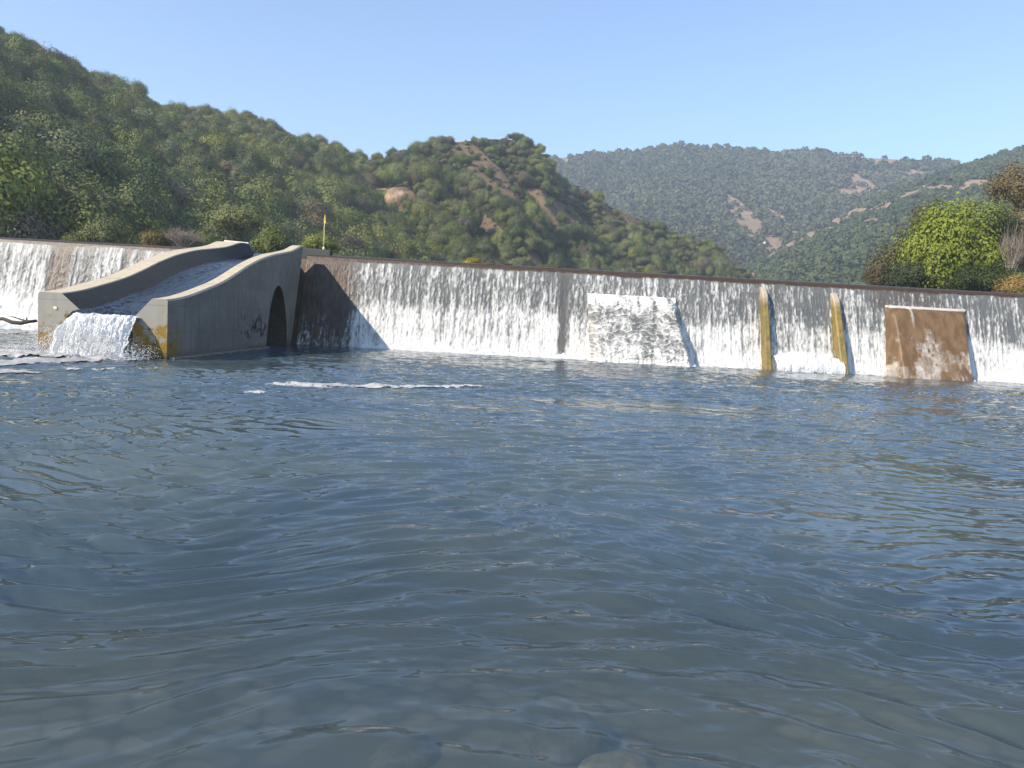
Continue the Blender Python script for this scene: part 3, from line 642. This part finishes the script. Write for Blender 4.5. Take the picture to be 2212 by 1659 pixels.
# ------------------------------------------------------------------ hills
def az_of(px, py):
    d = ray(px, py); return math.atan2(d[0], d[1]), d[2]/math.hypot(d[0], d[1])
def terrain_mat(name, green, bare):
    t = NT(name); p = t.pos(); b = t.attr('bare'); n = t.noise(p, .35, 6, .65); n2 = t.noise(p, .07, 4)
    f_ = t.step(t.math('ADD', b, t.math('MULTIPLY', t.math('SUBTRACT', n, .5), .7)), .4, .6)
    c = t.mix(f_, t.mix(n, green, tuple(v*.55 for v in green)), t.mix(t.step(n, .35, .65), bare, tuple(v*.62 for v in bare)))
    return t.done(t.principled(c, .95, .1, t.bump(n, .8, 1.0)))
class Hill:
    def __init__(s, name, sky_pts, dist, foot, tree_h, nc, nr, mat, bumps, prof=1.0, patches=(), seed=0, gully=None, back=60, edge=None, pscale=1.):
        s.seed = seed
        a = np.array([az_of(x/K, y/K) for x, y in sky_pts]); o = np.argsort(a[:, 0]); a = a[o]
        xa = np.array([q[0]/K for q in sky_pts])[o]
        s.th = np.linspace(a[0, 0], a[-1, 0], nc)
        te = np.interp(s.th, a[:, 0], a[:, 1]); pxs = np.interp(s.th, a[:, 0], xa)
        rt = np.interp(pxs, [d[0]/K for d in dist], [d[1] for d in dist]); rf = np.interp(pxs, [d[0]/K for d in foot], [d[1] for d in foot])
        Zt = EYE+te*rt-tree_h
        sv = np.concatenate([np.linspace(0, 1, nr), [1.1, 1.25, 1.5]])
        Sg = sv[:, None]*np.ones(nc)[None]; RT = rt[None]; RF = rf[None]
        Rg = np.where(Sg <= 1, RF+(RT-RF)*Sg, RT+(Sg-1)*2*back)
        Zg = np.where(Sg <= 1, 3.6+(Zt[None]-3.6)*np.clip(Sg, 0, 1)**prof, Zt[None]-(Sg-1)*2*back*.5)
        TH = s.th[None]+0*Sg
        Xg = Rg*np.sin(TH); Yg = Rg*np.cos(TH)
        w_ = np.sin(np.clip(Sg, 0, 1)*math.pi)**.7
        A, L = bumps
        Zg = Zg+A*(fbm(Xg/L, Yg/L, seed, 4)-.5)*2*w_
        if gully: Zg = Zg+gully(TH, Sg, pxs[None]*K, Zg)*w_
        # keep under the skyline
        cap = EYE+(te[None])*Rg-tree_h*.9
        Zg = np.where(Sg < .97, np.minimum(Zg, cap), Zg)
        s.S, s.R, s.Z, s.X, s.Y = Sg, Rg, Zg, Xg, Yg
        P = np.stack([Xg, Yg, Zg], -1).reshape(-1, 3)
        px, py, _ = proj(P); px *= K; py *= K
        b = np.zeros(len(P)); jx = 44*(fbm(P[:, 0]/9, P[:, 1]/9+P[:, 2]/7, seed+5, 3)-.5); 
        for cx, cy, ax, ay, rot in patches:
            c_, s_ = math.cos(R(rot)), math.sin(R(rot)); dx = px-cx+jx*.5; dy = py-cy+jx*.4
            q = np.hypot((dx*c_+dy*s_)/ax, (-dx*s_+dy*c_)/ay)/pscale; b = np.maximum(b, ss(1.25, .7, q))
        if edge is not None: b = np.maximum(b, edge(px, py))
        s.bare = b.reshape(Sg.shape); s.nr = nr
        s.obj = obj(name, mesh(name, P, gridf(*Sg.shape)[:, ::-1], mat, True, {'bare': b}), kind='structure')
        s.tx = np.interp
    def sample(s, spacing):
        """jittered points spread evenly over the face"""
        out = []
        nr = s.nr; Rr, Zr, Br = s.R[:nr], s.Z[:nr], s.bare[:nr]
        dth = s.th[1]-s.th[0]
        rmin, rmax = Rr.min(), Rr.max(); r = rmin
        rg = np.random.default_rng(s.seed+99)
        while r < rmax:
            sp = spacing*(.85+.3*rg.random()); da = sp/r
            for th in np.arange(s.th[0], s.th[-1], da):
                a = th+rg.uniform(-.45, .45)*da; rr = r+rg.uniform(-.5, .5)*sp
                k = (a-s.th[0])/dth; i = int(k)
                if i < 0 or i >= len(s.th)-1: continue
                col = Rr[:, i]
                if rr < col[0] or rr > col[-1]: continue
                z = np.interp(rr, col, Zr[:, i]); b = np.interp(rr, col, Br[:, i]); sl = np.interp(rr, col, s.S[:nr, i])
                out.append((rr*math.sin(a), rr*math.cos(a), z, b, sl))
            r += sp*.8
        return np.array(out)
TG = terrain_mat('wood_floor', (.030, .036, .014), (.26, .175, .10))
TGM = terrain_mat('knoll_scrub', (.045, .046, .020), (.20, .138, .082))
TF = terrain_mat('far_scrub', (.040, .048, .022), (.36, .26, .17))
hillL = Hill('hill', [(-420, -160), (-150, -40), (0, 55), (60, 80), (105, 95), (150, 112), (215, 152), (290, 180), (330, 208), (400, 224), (450, 226), (540, 245), (600, 266), (640, 285), (690, 297), (780, 330), (860, 372), (960, 430), (1050, 500)],
    [(-420, 210), (0, 215), (430, 245), (800, 265), (1050, 270)], [(-420, 62), (0, 70), (330, 84), (650, 112), (1050, 165)], 3.5, 150, 80, TG, (3.5, 24), 1.05, seed=700)
def gul(TH, Sg, px, Zg):
    q = np.abs(((px+260*Sg)/165.0) % 1-.5)*2
    return -7.5*ss(.45, 1, q)-3*fbm(px/30, Sg*3, 733, 3)
hillM = Hill('hill', [(560, 400), (700, 380), (780, 332), (860, 306), (905, 290), (950, 285), (1000, 282), (1060, 277), (1130, 280), (1152, 298), (1180, 316), (1200, 354), (1260, 394), (1330, 430), (1420, 470), (1500, 500), (1560, 522), (1600, 562), (1640, 590), (1665, 612), (1680, 640)],
    [(560, 235), (780, 245), (1000, 262), (1180, 275), (1400, 300), (1680, 330)], [(560, 118), (780, 128), (1000, 150), (1200, 178), (1450, 225), (1680, 290)], 3.6, 190, 90, TGM, (3.5, 26), 1.0, seed=720, gully=gul, pscale=1.15,
    patches=[(1055, 395, 62, 20, 48), (1190, 480, 34, 11, 42), (843, 432, 46, 26, -12), (1028, 345, 55, 20, 42), (1090, 400, 60, 20, 48), (1175, 440, 40, 18, 45), (1230, 470, 45, 16, 40), (1335, 460, 45, 20, 38), (940, 455, 22, 12, 30), (1045, 480, 50, 12, 35), (1150, 560, 22, 14, 50), (985, 330, 30, 10, 30), (1640, 590, 14, 26, 20), (1560, 560, 25, 12, 30), (1010, 520, 30, 10, 20)])
farF = Hill('far_hill', [(1000, 370), (1150, 342), (1200, 333), (1260, 325), (1340, 322), (1395, 312), (1440, 305), (1500, 306), (1560, 311), (1640, 320), (1690, 324), (1740, 317), (1800, 323), (1850, 330), (2000, 337), (2060, 347), (2120, 362), (2212, 380), (2450, 400)],
    [(1000, 860), (2450, 980)], [(1000, 430), (1650, 520), (2450, 560)], 5, 260, 100, TF, (16, 150), 1.0, seed=740, back=150, pscale=1.4,
    patches=[(1635, 505, 60, 15, 38), (1690, 478, 40, 8, 35), (1600, 448, 40, 7, 38), (1660, 520, 30, 12, 10), (1850, 408, 30, 14, -15), (1842, 385, 14, 7, 0), (1880, 345, 70, 7, 3), (1930, 375, 60, 5, 0), (1960, 348, 30, 4, 5), (1215, 345, 14, 8, 40)])
def medge(px, py):
    e = np.interp(px, [1650, 1720, 1790, 1860], [542, 500, 467, 432]); return ss(26, 12, np.abs(py-e-14))*ss(1640, 1655, px)*ss(1885, 1860, px)
farR = Hill('far_hill', [(1380, 700), (1500, 645), (1600, 582), (1650, 542), (1720, 500), (1790, 467), (1860, 432), (1950, 396), (2030, 366), (2090, 347), (2150, 327), (2212, 310), (2350, 262), (2600, 200)],
    [(1380, 520), (1650, 620), (2212, 700), (2600, 700)], [(1380, 300), (2600, 260)], 4.5, 240, 110, TF, (7, 70), 1.0, seed=760, back=110, edge=medge, pscale=1.5,
    patches=[(1940, 432, 38, 7, -24), (1985, 412, 20, 5, -22), (2040, 405, 26, 5, -8), (2095, 402, 32, 7, -8), (1905, 452, 24, 6, -22), (1880, 480, 26, 5, -5), (1735, 585, 12, 6, 0), (1780, 578, 20, 5, -8), (1860, 520, 30, 5, 0)])

# ------------------------------------------------------------------ trees
def crown_np(seed, lobes=16, per=110, leaf=.115, flat=.85, ragged=.28, lr=(.24, .42), spread=(.5, .82)):
    r_ = np.random.default_rng(seed); C = []; N_ = []; T_ = []
    cs = []
    sk = r_.uniform(.8, 1.2, 3)                       # lopsided crowns
    for i in range(lobes):
        v = r_.normal(size=3); v /= np.linalg.norm(v); v[2] = abs(v[2])*.95-.25 if r_.random() < .75 else v[2]*.6
        rad = r_.uniform(*lr); cs.append((v*sk*np.array([1, 1, flat])*r_.uniform(*spread), rad))
    cs.append((np.zeros(3), .45))
    for c, rad in cs:
        lt = r_.uniform(.12, .85); n = int(per*(rad/.4)**2); el = r_.uniform(.75, 1.3, 3)
        v = r_.normal(size=(n, 3)); v /= np.linalg.norm(v, axis=1)[:, None]
        q = rad*(1+ragged*(r_.random(n)**1.6)*r_.choice([1.25, -.9], n))
        C.append(c+v*q[:, None]*el)
        cd = C[-1]/np.maximum(np.linalg.norm(C[-1], axis=1), .1)[:, None]
        nn = v*.85+cd*.45+r_.normal(size=(n, 3))*.28+np.array([0, 0, .08]); N_.append(nn/np.linalg.norm(nn, axis=1)[:, None]); T_.append(np.clip(lt+r_.normal(0, .2, n), 0, 1))
    C = np.concatenate(C); N_ = np.concatenate(N_); T_ = np.concatenate(T_); n = len(C)
    a = np.cross(N_, r_.normal(size=(n, 3))); a /= np.linalg.norm(a, axis=1)[:, None]; b = np.cross(N_, a)
    sz = leaf*r_.uniform(.5, 1.5, n)[:, None]
    V = np.stack([C-a*sz, C-b*sz*.6+N_*sz*.15, C+a*sz, C+b*sz*.6+N_*sz*.15], 1).reshape(-1, 3)
    return V, np.arange(4*n).reshape(-1, 4), T_
LEAF = {
    'dark green': mat_leaf('leaf_dark_green', (.060, .092, .022), (.160, .188, .056)),
    'olive green': mat_leaf('leaf_olive_green', (.116, .140, .034), (.232, .248, .072)),
    'light green': mat_leaf('leaf_light_green', (.136, .162, .034), (.24, .26, .07)),
    'grey brown': mat_leaf('leaf_grey_brown', (.115, .096, .046), (.19, .16, .085))}
TRUNKM = mat_simple('tree_bark', (.10, .075, .05), (.055, .042, .03), 8)
CROWN = {}
for ci, cn in enumerate(LEAF):
    for k in range(4):
        V, Fq, ti = crown_np(1000+10*ci+k, lobes=20+3*k, per=640, leaf=.040, ragged=.40, lr=(.19, .40), spread=(.45, .92), flat=(.8, 1.0, .75, 1.15)[k])
        CROWN[cn, k] = mesh('crown', V, Fq, LEAF[cn], False, None, {'tint': ti})
def trunk_mesh(seed, hgt=1.0):
    r_ = random.Random(seed); mb = MB(); b = [(0, 0, -1.6), (.03, .02, -1.0), (r_.uniform(-.08, .08), r_.uniform(-.08, .08), -.4), (0, 0, .2)]
    mb.tube(b, [.11, .085, .07, .04], 8)
    for k in range(5):
        an = k*1.26+r_.random(); mb.tube([b[2], (math.cos(an)*.35, math.sin(an)*.35, .0), (math.cos(an)*.6, math.sin(an)*.6, .3)], [.045, .03, .012], 6)
    return mb.mesh('trunk', TRUNKM, True)
TRUNK = [trunk_mesh(k) for k in range(3)]

cand = []
rt_ = np.random.default_rng(77)
for hi, (H, sp, szr) in enumerate(((hillL, 3.6, (1.7, 3.3)), (hillM, 3.1, (1.2, 2.9)))):
    Pn = H.sample(sp)
    dens = fbm(Pn[:, 0]/22, Pn[:, 1]/22, 900+hi, 3); hue = fbm(Pn[:, 0]/30+5, Pn[:, 1]/30, 910+hi, 3)
    for (x, y, z, b, sl), de, hu in zip(Pn, dens, hue):
        u = rt_.random()
        if hi == 0 and sl < .5 and fbm(x/7, y/7, 930, 2) < .40: continue
        if b > .45 and u > .24: continue
        rad = szr[0]+(szr[1]-szr[0])*rt_.random()**1.4*1.25; rad *= (1.25 if sl < .3 and hi == 0 else 1)
        if b > .45: rad *= rt_.uniform(.25, .6)
        elif sl > .8: rad *= .85
        elif b > .1: rad *= .7
        v = hu*1.1-.05+rt_.normal(0, .17)+(.12 if sl > .55 and hi == 0 else 0)
        if hi == 1: v += .02
        cn = 'dark green' if v < .50 else 'olive green' if v < .72 else 'light green' if v < .80 else 'olive green'
        if rt_.random() < (.05 if hi == 0 else .11): cn = 'grey brown'
        cand.append((x, y, z+rad*.55, rad, cn, hi, sl, rt_.integers(0, 4), rt_.random()*6.28, rt_.uniform(.9, 1.45 if sl < .75 else 1.05)))
# the trees that show largest become things of their own
def shows(c):
    x, y, z, rad = c[:4]; d = math.hypot(x, y); px, py, _ = proj((x, y, z))
    if px < -15 or px > 1040: return 0
    if (z+rad*.6-EYE)/d < (HC+.15-EYE)/(35.2/(y/d)): return 0      # hidden by the crest
    return rad/d
order = sorted(range(len(cand)), key=lambda i: -shows(cand[i]))
single = [i for i in order[:285] if shows(cand[i]) > 0]; sset = set(single)
SRC = {}
def tree(loc, rad, cn, k, rot, zs, label, group=None, name='broadleaf_tree', cat='tree', me=None, trunk=True):
    e = empty(name, loc, label, cat, group); e.rotation_euler.z = rot; e.scale = (rad*(1.25-.25*(rot % 1)*2), rad*(.8+.4*(rot % 1)), rad*zs)
    c_ = obj('crown', me or CROWN[cn, k], e)
    if trunk: obj('trunk', TRUNK[k % 3], e)
    return e, c_
for i in single:
    x, y, z, rad, cn, hi, sl, k, rot, zs = cand[i]
    px, py, _ = proj((x, y, z)); 
    form = ('rounded', 'upright', 'spreading', 'tall')[k]
    if hi == 0:
        zone = 'low on the wooded slope just above the weir crest' if py*K > 430+.02*px*K else 'on the middle of the wooded slope behind the chute' if sl < .6 else 'near the skyline of the wooded slope'
    else: zone = 'at the foot of the rocky knoll behind the fall' if sl < .4 else 'on the flank of the rocky knoll'
    lab = f'{form} {cn} tree {zone}'
    e, c_ = tree((x, y, z), rad, cn, k, rot, zs, lab, f'{form} {cn} trees {zone}')
    SRC.setdefault((cn, k), c_)
# everything else is one mass of wood, instanced
def scatter(name, pts, sources, **kw):
    """pts rows: x y z scale zscale rot index"""
    pts = np.array(pts, float)
    me = bpy.data.meshes.new(name); me.vertices.add(len(pts)); me.vertices.foreach_set('co', pts[:, :3].astype(np.float32).ravel()); me.update()
    for nm, col in (('sc', 3), ('zs', 4), ('rot', 5)): me.attributes.new(nm, 'FLOAT', 'POINT').data.foreach_set('value', pts[:, col].astype(np.float32))
    me.attributes.new('idx', 'INT', 'POINT').data.foreach_set('value', pts[:, 6].astype(np.int32))
    o = obj(name, me, **kw)
    ng = bpy.data.node_groups.new(name, 'GeometryNodeTree')
    ng.interface.new_socket('Geometry', in_out='INPUT', socket_type='NodeSocketGeometry'); ng.interface.new_socket('Geometry', in_out='OUTPUT', socket_type='NodeSocketGeometry')
    N = ng.nodes.new; L = ng.links.new
    gi, go = N('NodeGroupInput'), N('NodeGroupOutput'); iop = N('GeometryNodeInstanceOnPoints'); gti = N('GeometryNodeGeometryToInstance')
    for s_ in reversed(sources):
        oi = N('GeometryNodeObjectInfo'); oi.inputs['Object'].default_value = s_; oi.inputs['As Instance'].default_value = False
        g1 = N('GeometryNodeGeometryToInstance'); L(oi.outputs['Geometry'], g1.inputs[0])
        if 'jn' not in locals(): jn = N('GeometryNodeJoinGeometry')
        L(g1.outputs[0], jn.inputs[0])
    def at(nm, ty='FLOAT'):
        a = N('GeometryNodeInputNamedAttribute'); a.data_type = ty; a.inputs['Name'].default_value = nm; return a.outputs['Attribute']
    L(gi.outputs[0], iop.inputs['Points']); L(jn.outputs[0], iop.inputs['Instance']); iop.inputs['Pick Instance'].default_value = True
    L(at('idx', 'INT'), iop.inputs['Instance Index'])
    cr = N('ShaderNodeCombineXYZ'); L(at('rot'), cr.inputs[2]); L(cr.outputs[0], iop.inputs['Rotation'])
    mu = N('ShaderNodeMath'); mu.operation = 'MULTIPLY'; L(at('sc'), mu.inputs[0]); L(at('zs'), mu.inputs[1])
    cs = N('ShaderNodeCombineXYZ'); L(at('sc'), cs.inputs[0]); L(at('sc'), cs.inputs[1]); L(mu.outputs[0], cs.inputs[2]); L(cs.outputs[0], iop.inputs['Scale'])
    L(iop.outputs[0], go.inputs[0])
    md = o.modifiers.new('scatter', 'NODES'); md.node_group = ng
    return o
keys = sorted(SRC); kid = {k: i for i, k in enumerate(keys)}
def fallback(cn, k):
    if (cn, k) in kid: return kid[cn, k]
    al = [q for q in keys if q[0] == cn] or keys; return kid[al[k % len(al)]]
rest = [(c[0], c[1], c[2], c[3], c[9], c[8], fallback(c[4], c[7])) for i, c in enumerate(cand) if i not in sset]
scatter('distant_wood', rest, [SRC[k] for k in keys], kind='stuff')
# low scrub that fills the ground between the crowns
sc_pts = []
for H, sp in ((hillL, 3.8), (hillM, 2.2)):
    Pn = H.sample(sp)
    for x, y, z, b, sl in Pn:
        if b > .55 and rt_.random() > .32: continue
        if y < 36 or (H is hillL and sl < .5 and rt_.random() < .8): continue
        cn = 'dark green' if rt_.random() < .6 else 'grey brown' if (b > .2 or rt_.random() < .3) else 'olive green'
        sc_pts.append((x, y, z+.2, rt_.uniform(.5, 1.25)*(.5 if b > .4 else 1), rt_.uniform(.6, 1.), rt_.random()*6.28, fallback(cn, int(rt_.integers(0, 4)))))
scatter('undergrowth', sc_pts, [SRC[k] for k in keys], kind='stuff')

# wood on the far hills: small leafy tufts in one mesh
FARL = mat_leaf('leaf_far', (.064, .092, .030), (.135, .160, .056))
def far_wood(name, H, sp, rad, seed):
    Pn = H.sample(sp); r_ = np.random.default_rng(seed)
    keep = (Pn[:, 3] < .45) | (r_.random(len(Pn)) < .12)
    px, py, _ = proj(Pn[:, :3]); keep &= (px > -40) & (px < 1070)
    Pn = Pn[keep]; n = len(Pn); q = 44
    protos = []
    for k in range(6):
        v = np.random.default_rng(seed+k).normal(size=(q, 3)); v /= np.linalg.norm(v, axis=1)[:, None]; v[:, 2] = np.abs(v[:, 2])*1.0-.12; protos.append(v)
    protos = np.array(protos); V0 = protos[r_.integers(0, 6, n)]
    rr = r_.uniform(rad*.6, rad*1.35, n); an = r_.random(n)*6.28
    ca, sa = np.cos(an)[:, None], np.sin(an)[:, None]
    D = np.stack([V0[..., 0]*ca-V0[..., 1]*sa, V0[..., 0]*sa+V0[..., 1]*ca, V0[..., 2]], -1)
    lump = 1+.35*(r_.random((n, q, 1))-.5)
    C = Pn[:, None, :3]+D*rr[:, None, None]*lump+np.array([0, 0, .3])*rr[:, None, None]
    nn = D+.45*r_.normal(size=D.shape); nn /= np.linalg.norm(nn, axis=-1, keepdims=True)
    a = np.cross(nn, r_.normal(size=D.shape)); a /= np.linalg.norm(a, axis=-1, keepdims=True); b = np.cross(nn, a)
    sz = (rr*.36)[:, None, None]*r_.uniform(.7, 1.3, (n, q, 1))
    V = np.stack([C-a*sz, C-b*sz*.8, C+a*sz, C+b*sz*.8], 2).reshape(-1, 3)
    ti = np.repeat(np.clip(fbm(Pn[:, 0]/60, Pn[:, 1]/60, seed, 3)*1.5-.25+r_.normal(0, .2, n), 0, 1), q)
    ti = np.clip(ti+r_.normal(0, .08, len(ti)), 0, 1)
    print(name, n)
    return obj(name, mesh(name, V, np.arange(len(V)).reshape(-1, 4), FARL, False, None, {'tint': ti}), kind='stuff')
far_wood('far_wood', farF, 6.4, 3.6, 801); far_wood('far_wood', farR, 4.6, 2.7, 821)

# ------------------------------------------------------------------ trees and shrubs that stand out
def px_tree(name, cat, label, cx, cy, wpx, hpx, D, mat, lobes=26, per=260, leaf=.07, ragged=.4, seed=0, trunk=True):
    """crown of wpx by hpx (photo notes) standing D metres away"""
    if cat == 'shrub' or seed == 1: cy += .16*hpx; hpx *= 1.32
    P = at_y(cx/K, cy/K, D); rad = wpx/K/2*D/F*.98; zs = hpx/wpx
    V, Fq, ti = crown_np(2000+seed, int(lobes*1.5), per, leaf*.95, 1.0, .65, (.13, .34), (.45, 1.0))
    me = mesh('crown', V, Fq, mat, False, None, {'tint': ti})
    e = empty(name, tuple(P), label, cat); e.scale = (rad, rad, rad*zs); e.rotation_euler.z = seed
    obj('crown', me, e)
    if trunk: obj('trunk', TRUNK[seed % 3], e)
    return e
L_BRIGHT = mat_leaf('leaf_bright_green', (.092, .126, .024), (.205, .238, .056), .22)
L_OLIVE2 = mat_leaf('leaf_bank_olive', (.085, .090, .028), (.165, .158, .050), .2)
L_BROWN = mat_leaf('leaf_autumn_brown', (.105, .085, .032), (.20, .15, .058), .2)
L_YELL = mat_leaf('leaf_yellow', (.22, .16, .02), (.40, .29, .05), .25)
L_MID = mat_leaf('leaf_bank_green', (.045, .065, .014), (.10, .12, .03), .2)
px_tree('willow_tree', 'tree', 'bright green bushy tree on the far bank above the brown apron block, in full sun', 2050, 530, 225, 215, 62, L_BRIGHT, 44, 900, .030, .4, 1)
px_tree('bank_shrub', 'shrub', 'mid green shrub at the foot of the bright green tree, on its hill side', 1975, 590, 100, 80, 60, L_MID, 26, 520, .04, .45, 21)
px_tree('bank_shrub', 'shrub', 'brown tinged shrub low at the bank end nearest the far valley', 1888, 592, 60, 56, 66, L_BROWN, 22, 420, .045, .5, 22)
px_tree('willow_tree', 'tree', 'yellow-green crown rising just behind the bright green bushy tree', 2105, 480, 135, 115, 66, L_BRIGHT, 26, 700, .034, .4, 14)
px_tree('bank_tree', 'tree', 'hazy olive tree behind the bright green bushy tree, towards the far hills', 2010, 492, 110, 130, 85, L_OLIVE2, 30, 600, .036, .5, 2)
px_tree('bank_shrub', 'shrub', 'brownish olive shrub beside the bright green tree on its hill side', 1925, 568, 110, 110, 68, L_OLIVE2, 30, 620, .034, .5, 3)
px_tree('bank_tree', 'tree', 'rust brown autumn tree high on the bank above the bright green tree', 2195, 415, 140, 130, 72, L_BROWN, 32, 650, .032, .6, 4)
px_tree('bank_tree', 'tree', 'tan brown leafy tree below the rust brown autumn tree at the frame edge', 2215, 490, 130, 110, 70, L_BROWN, 30, 620, .034, .6, 15)
px_tree('bank_tree', 'tree', 'dark green tree wedged between the bright green tree and the brown trees', 2165, 515, 90, 120, 66, L_MID, 28, 600, .036, .4, 5)
px_tree('bank_shrub', 'shrub', 'dark green shrub leaning over the crest under the bright green tree', 2125, 598, 130, 75, 56, L_MID, 30, 620, .034, .4, 6)
px_tree('bank_shrub', 'shrub', 'golden yellow shrub above the crest at the frame edge', 2200, 615, 95, 65, 54, L_YELL, 28, 620, .036, .5, 7)
px_tree('bank_tree', 'tree', 'tall olive tree at the frame edge behind the pale bare shrub', 2240, 560, 120, 130, 74, L_OLIVE2, 30, 620, .036, .5, 16)
px_tree('bank_shrub', 'shrub', 'pale olive bush with a pointed top above the crest where brown stains run down', 228, 497, 85, 70, 60, LEAF['light green'], 28, 520, .044, .5, 8)
px_tree('bank_shrub', 'shrub', 'low grey-green bush creeping beside the pale olive bush on the crest', 172, 515, 60, 40, 60, LEAF['olive green'], 22, 420, .05, .5, 17)
px_tree('bank_shrub', 'shrub', 'small yellowish bush on the crest in front of dark shade', 335, 517, 64, 48, 58, mat_leaf('leaf_dry_yellow', (.12, .10, .02), (.2, .16, .035)), 24, 460, .046, .5, 9)
px_tree('bank_shrub', 'shrub', 'rounded olive bush right behind the chute inlet', 588, 517, 88, 70, 62, LEAF['light green'], 28, 520, .044, .4, 10)
px_tree('bank_shrub', 'shrub', 'yellow-green bush behind the yellow marker pole', 690, 522, 100, 50, 60, L_BRIGHT if False else mat_leaf('leaf_fresh', (.12, .155, .02), (.22, .25, .035)), 28, 520, .044, .4, 11)
px_tree('bank_shrub', 'shrub', 'golden bush behind the crest left of the small driftwood tangle', 1020, 566, 50, 26, 58, L_YELL, 22, 400, .055, .4, 12)
px_tree('bank_tree', 'tree', 'broad olive tree above the parapet end of the chute inlet', 520, 482, 130, 100, 84, LEAF['olive green'], 30, 560, .038, .5, 13)
# bare shrubs: bundles of twigs
DEAD = mat_simple('dead_twigs', (.30, .24, .19), (.20, .16, .13), 8)
def bare_shrub(label, cx, cy, wpx, hpx, D, n, seed):
    r_ = random.Random(seed); B = at_y(cx/K, (cy+hpx/2)/K, D); w_ = wpx/K*D/F/2; h_ = hpx/K*D/F
    e = empty('bare_shrub', tuple(B), label, 'shrub'); mb = MB()
    for i in range(n):
        an = r_.random()*6.28; q = r_.random()**.6
        tip = Vector((math.cos(an)*w_*q, math.sin(an)*w_*q, h_*r_.uniform(.65, 1.0)*(1-.3*q*q)))
        midp = tip*.5+Vector((r_.uniform(-.1, .1), r_.uniform(-.1, .1), .1*h_)); mb.tube([(0, 0, -.5), tuple(midp*.6), tuple(midp), tuple(tip)], [.035, .022, .016, .007], 4)
        for j in range(4):
            s0 = midp.lerp(tip, r_.random()); e1 = s0+Vector((r_.uniform(-.3, .3)*w_, r_.uniform(-.3, .3)*w_, r_.uniform(.1, .3)*h_)); mb.tube([tuple(s0), tuple(e1)], [.011, .005], 3)
    obj('branches', mb.mesh('branches', DEAD), e)
bare_shrub('leafless grey-pink shrub on the crest beside the small yellowish bush', 395, 517, 95, 48, 58, 110, 3)
bare_shrub('pale leafless shrub on the bank between bright green tree and golden shrub', 2180, 555, 62, 120, 58, 60, 4)

# the bank the right-hand trees stand on, with low growth
gx = np.linspace(0, 1, 60); gy = np.concatenate([np.linspace(40, 130, 60), np.linspace(140, 260, 10)])
GX, GY = np.meshgrid(gx, gy); X0 = .435*GY+3; XX = X0+GX*95
bank_z = lambda x, y: 3.3+np.maximum(x-(.435*y+3), 0)*.42*ss(46, 76, y)+1.6*(fbm(x/6, y/6, 960, 3)-.5)
ZZ = np.minimum(bank_z(XX, GY), 26)
obj('river_bank', mesh('river_bank', np.stack([XX, GY, ZZ], -1).reshape(-1, 3), gridf(*XX.shape), TGM, True, {'bare': np.full(XX.size, .25)}), kind='structure')
bp = []
for k in range(420):
    y = rt_.uniform(42, 120); x = .435*y+3+rt_.uniform(.5, 24)
    cn = ('olive green', 'grey brown', 'olive green', 'dark green')[int(rt_.integers(0, 4))]; r_ = rt_.uniform(.6, 1.3)
    bp.append((x, y, float(bank_z(x, y))+.3*r_, r_, rt_.uniform(.7, 1.1), rt_.random()*6.28, fallback(cn, int(rt_.integers(0, 4)))))
scatter('undergrowth', bp, [SRC[k] for k in keys], kind='stuff')

# pale cliff on the knoll
CLIFF = None
t = NT('pale_cliff'); p = t.pos(); n = t.noise(p, .5, 6, .7); n2 = t.noise(t.map(p, (1.2, 1.2, .5)), .8, 5)
CLIFF = t.done(t.principled(t.mix(t.step(n2, .35, .65), (.42, .30, .19), (.27, .18, .11)), .95, .1, t.bump(n, .9, .6)))
def on_hill(H, cx, cy):
    P = np.stack([H.X[:H.nr], H.Y[:H.nr], H.Z[:H.nr]], -1).reshape(-1, 3); px, py, _ = proj(P); i = np.argmin((px*K-cx)**2+(py*K-cy)**2); return P[i]
for cx, cy, sx, sz, lab, sd in ((862, 436, 3.6, 3.4, 'pale bare rock outcrop with a dark crack, high on the knoll behind the marker pole', 91), (828, 428, 4.2, 2.4, 'reddish bare rock shoulder adjoining the pale cracked outcrop on the knoll', 92),
    (1625, 597, 1.7, 4.2, 'narrow pinkish rock face at the low tip of the knoll, above the ochre buttresses', 93)):
    P = on_hill(hillM, cx, cy); me = rock_mesh('rock_outcrop', sd, CLIFF, 4, .6, (1, .8, 1))
    o = obj('rock_outcrop', me, loc=tuple(P+np.array([0, 1.0, -1.2 if cx > 1500 else 0])), label=lab, category='rock'); o.scale = (sx, 3.0, sz); o.rotation_euler = (.0, 0, .3)
P = on_hill(farR, 1655, 541)
o = obj('white_boulder', rock_mesh('white_boulder', 94, mat_simple('white_stone', (.75, .73, .68), (.6, .58, .52), 2)), loc=tuple(at_y(1652/K, 525/K, 560)), label='tiny bright white boulder where the far valley tracks meet', category='boulder'); o.scale = (1.0, 1.0, 1.9)

# ------------------------------------------------------------------ air
mb = MB(); mb.box(-880, 880, -39, 1290, -6, max(float(h_.Z.max()) for h_ in (hillL, hillM, farF, farR))+9)
hz = bpy.data.materials.new('haze'); hz.use_nodes = True; hz.node_tree.nodes.clear()
ho = hz.node_tree.nodes.new('ShaderNodeOutputMaterial'); hv = hz.node_tree.nodes.new('ShaderNodeVolumePrincipled')
hv.inputs['Color'].default_value = (.80, .88, 1, 1); hv.inputs['Density'].default_value = .0006; hv.inputs['Anisotropy'].default_value = .2
hz.node_tree.links.new(hv.outputs[0], ho.inputs['Volume'])
obj('haze', mb.mesh('haze', hz), kind='stuff')
S.cycles.volume_bounces = 0; S.cycles.max_bounces = 8; S.cycles.transparent_max_bounces = 12
S.cycles.use_denoising = True
S.cycles.caustics_reflective = False; S.cycles.caustics_refractive = False
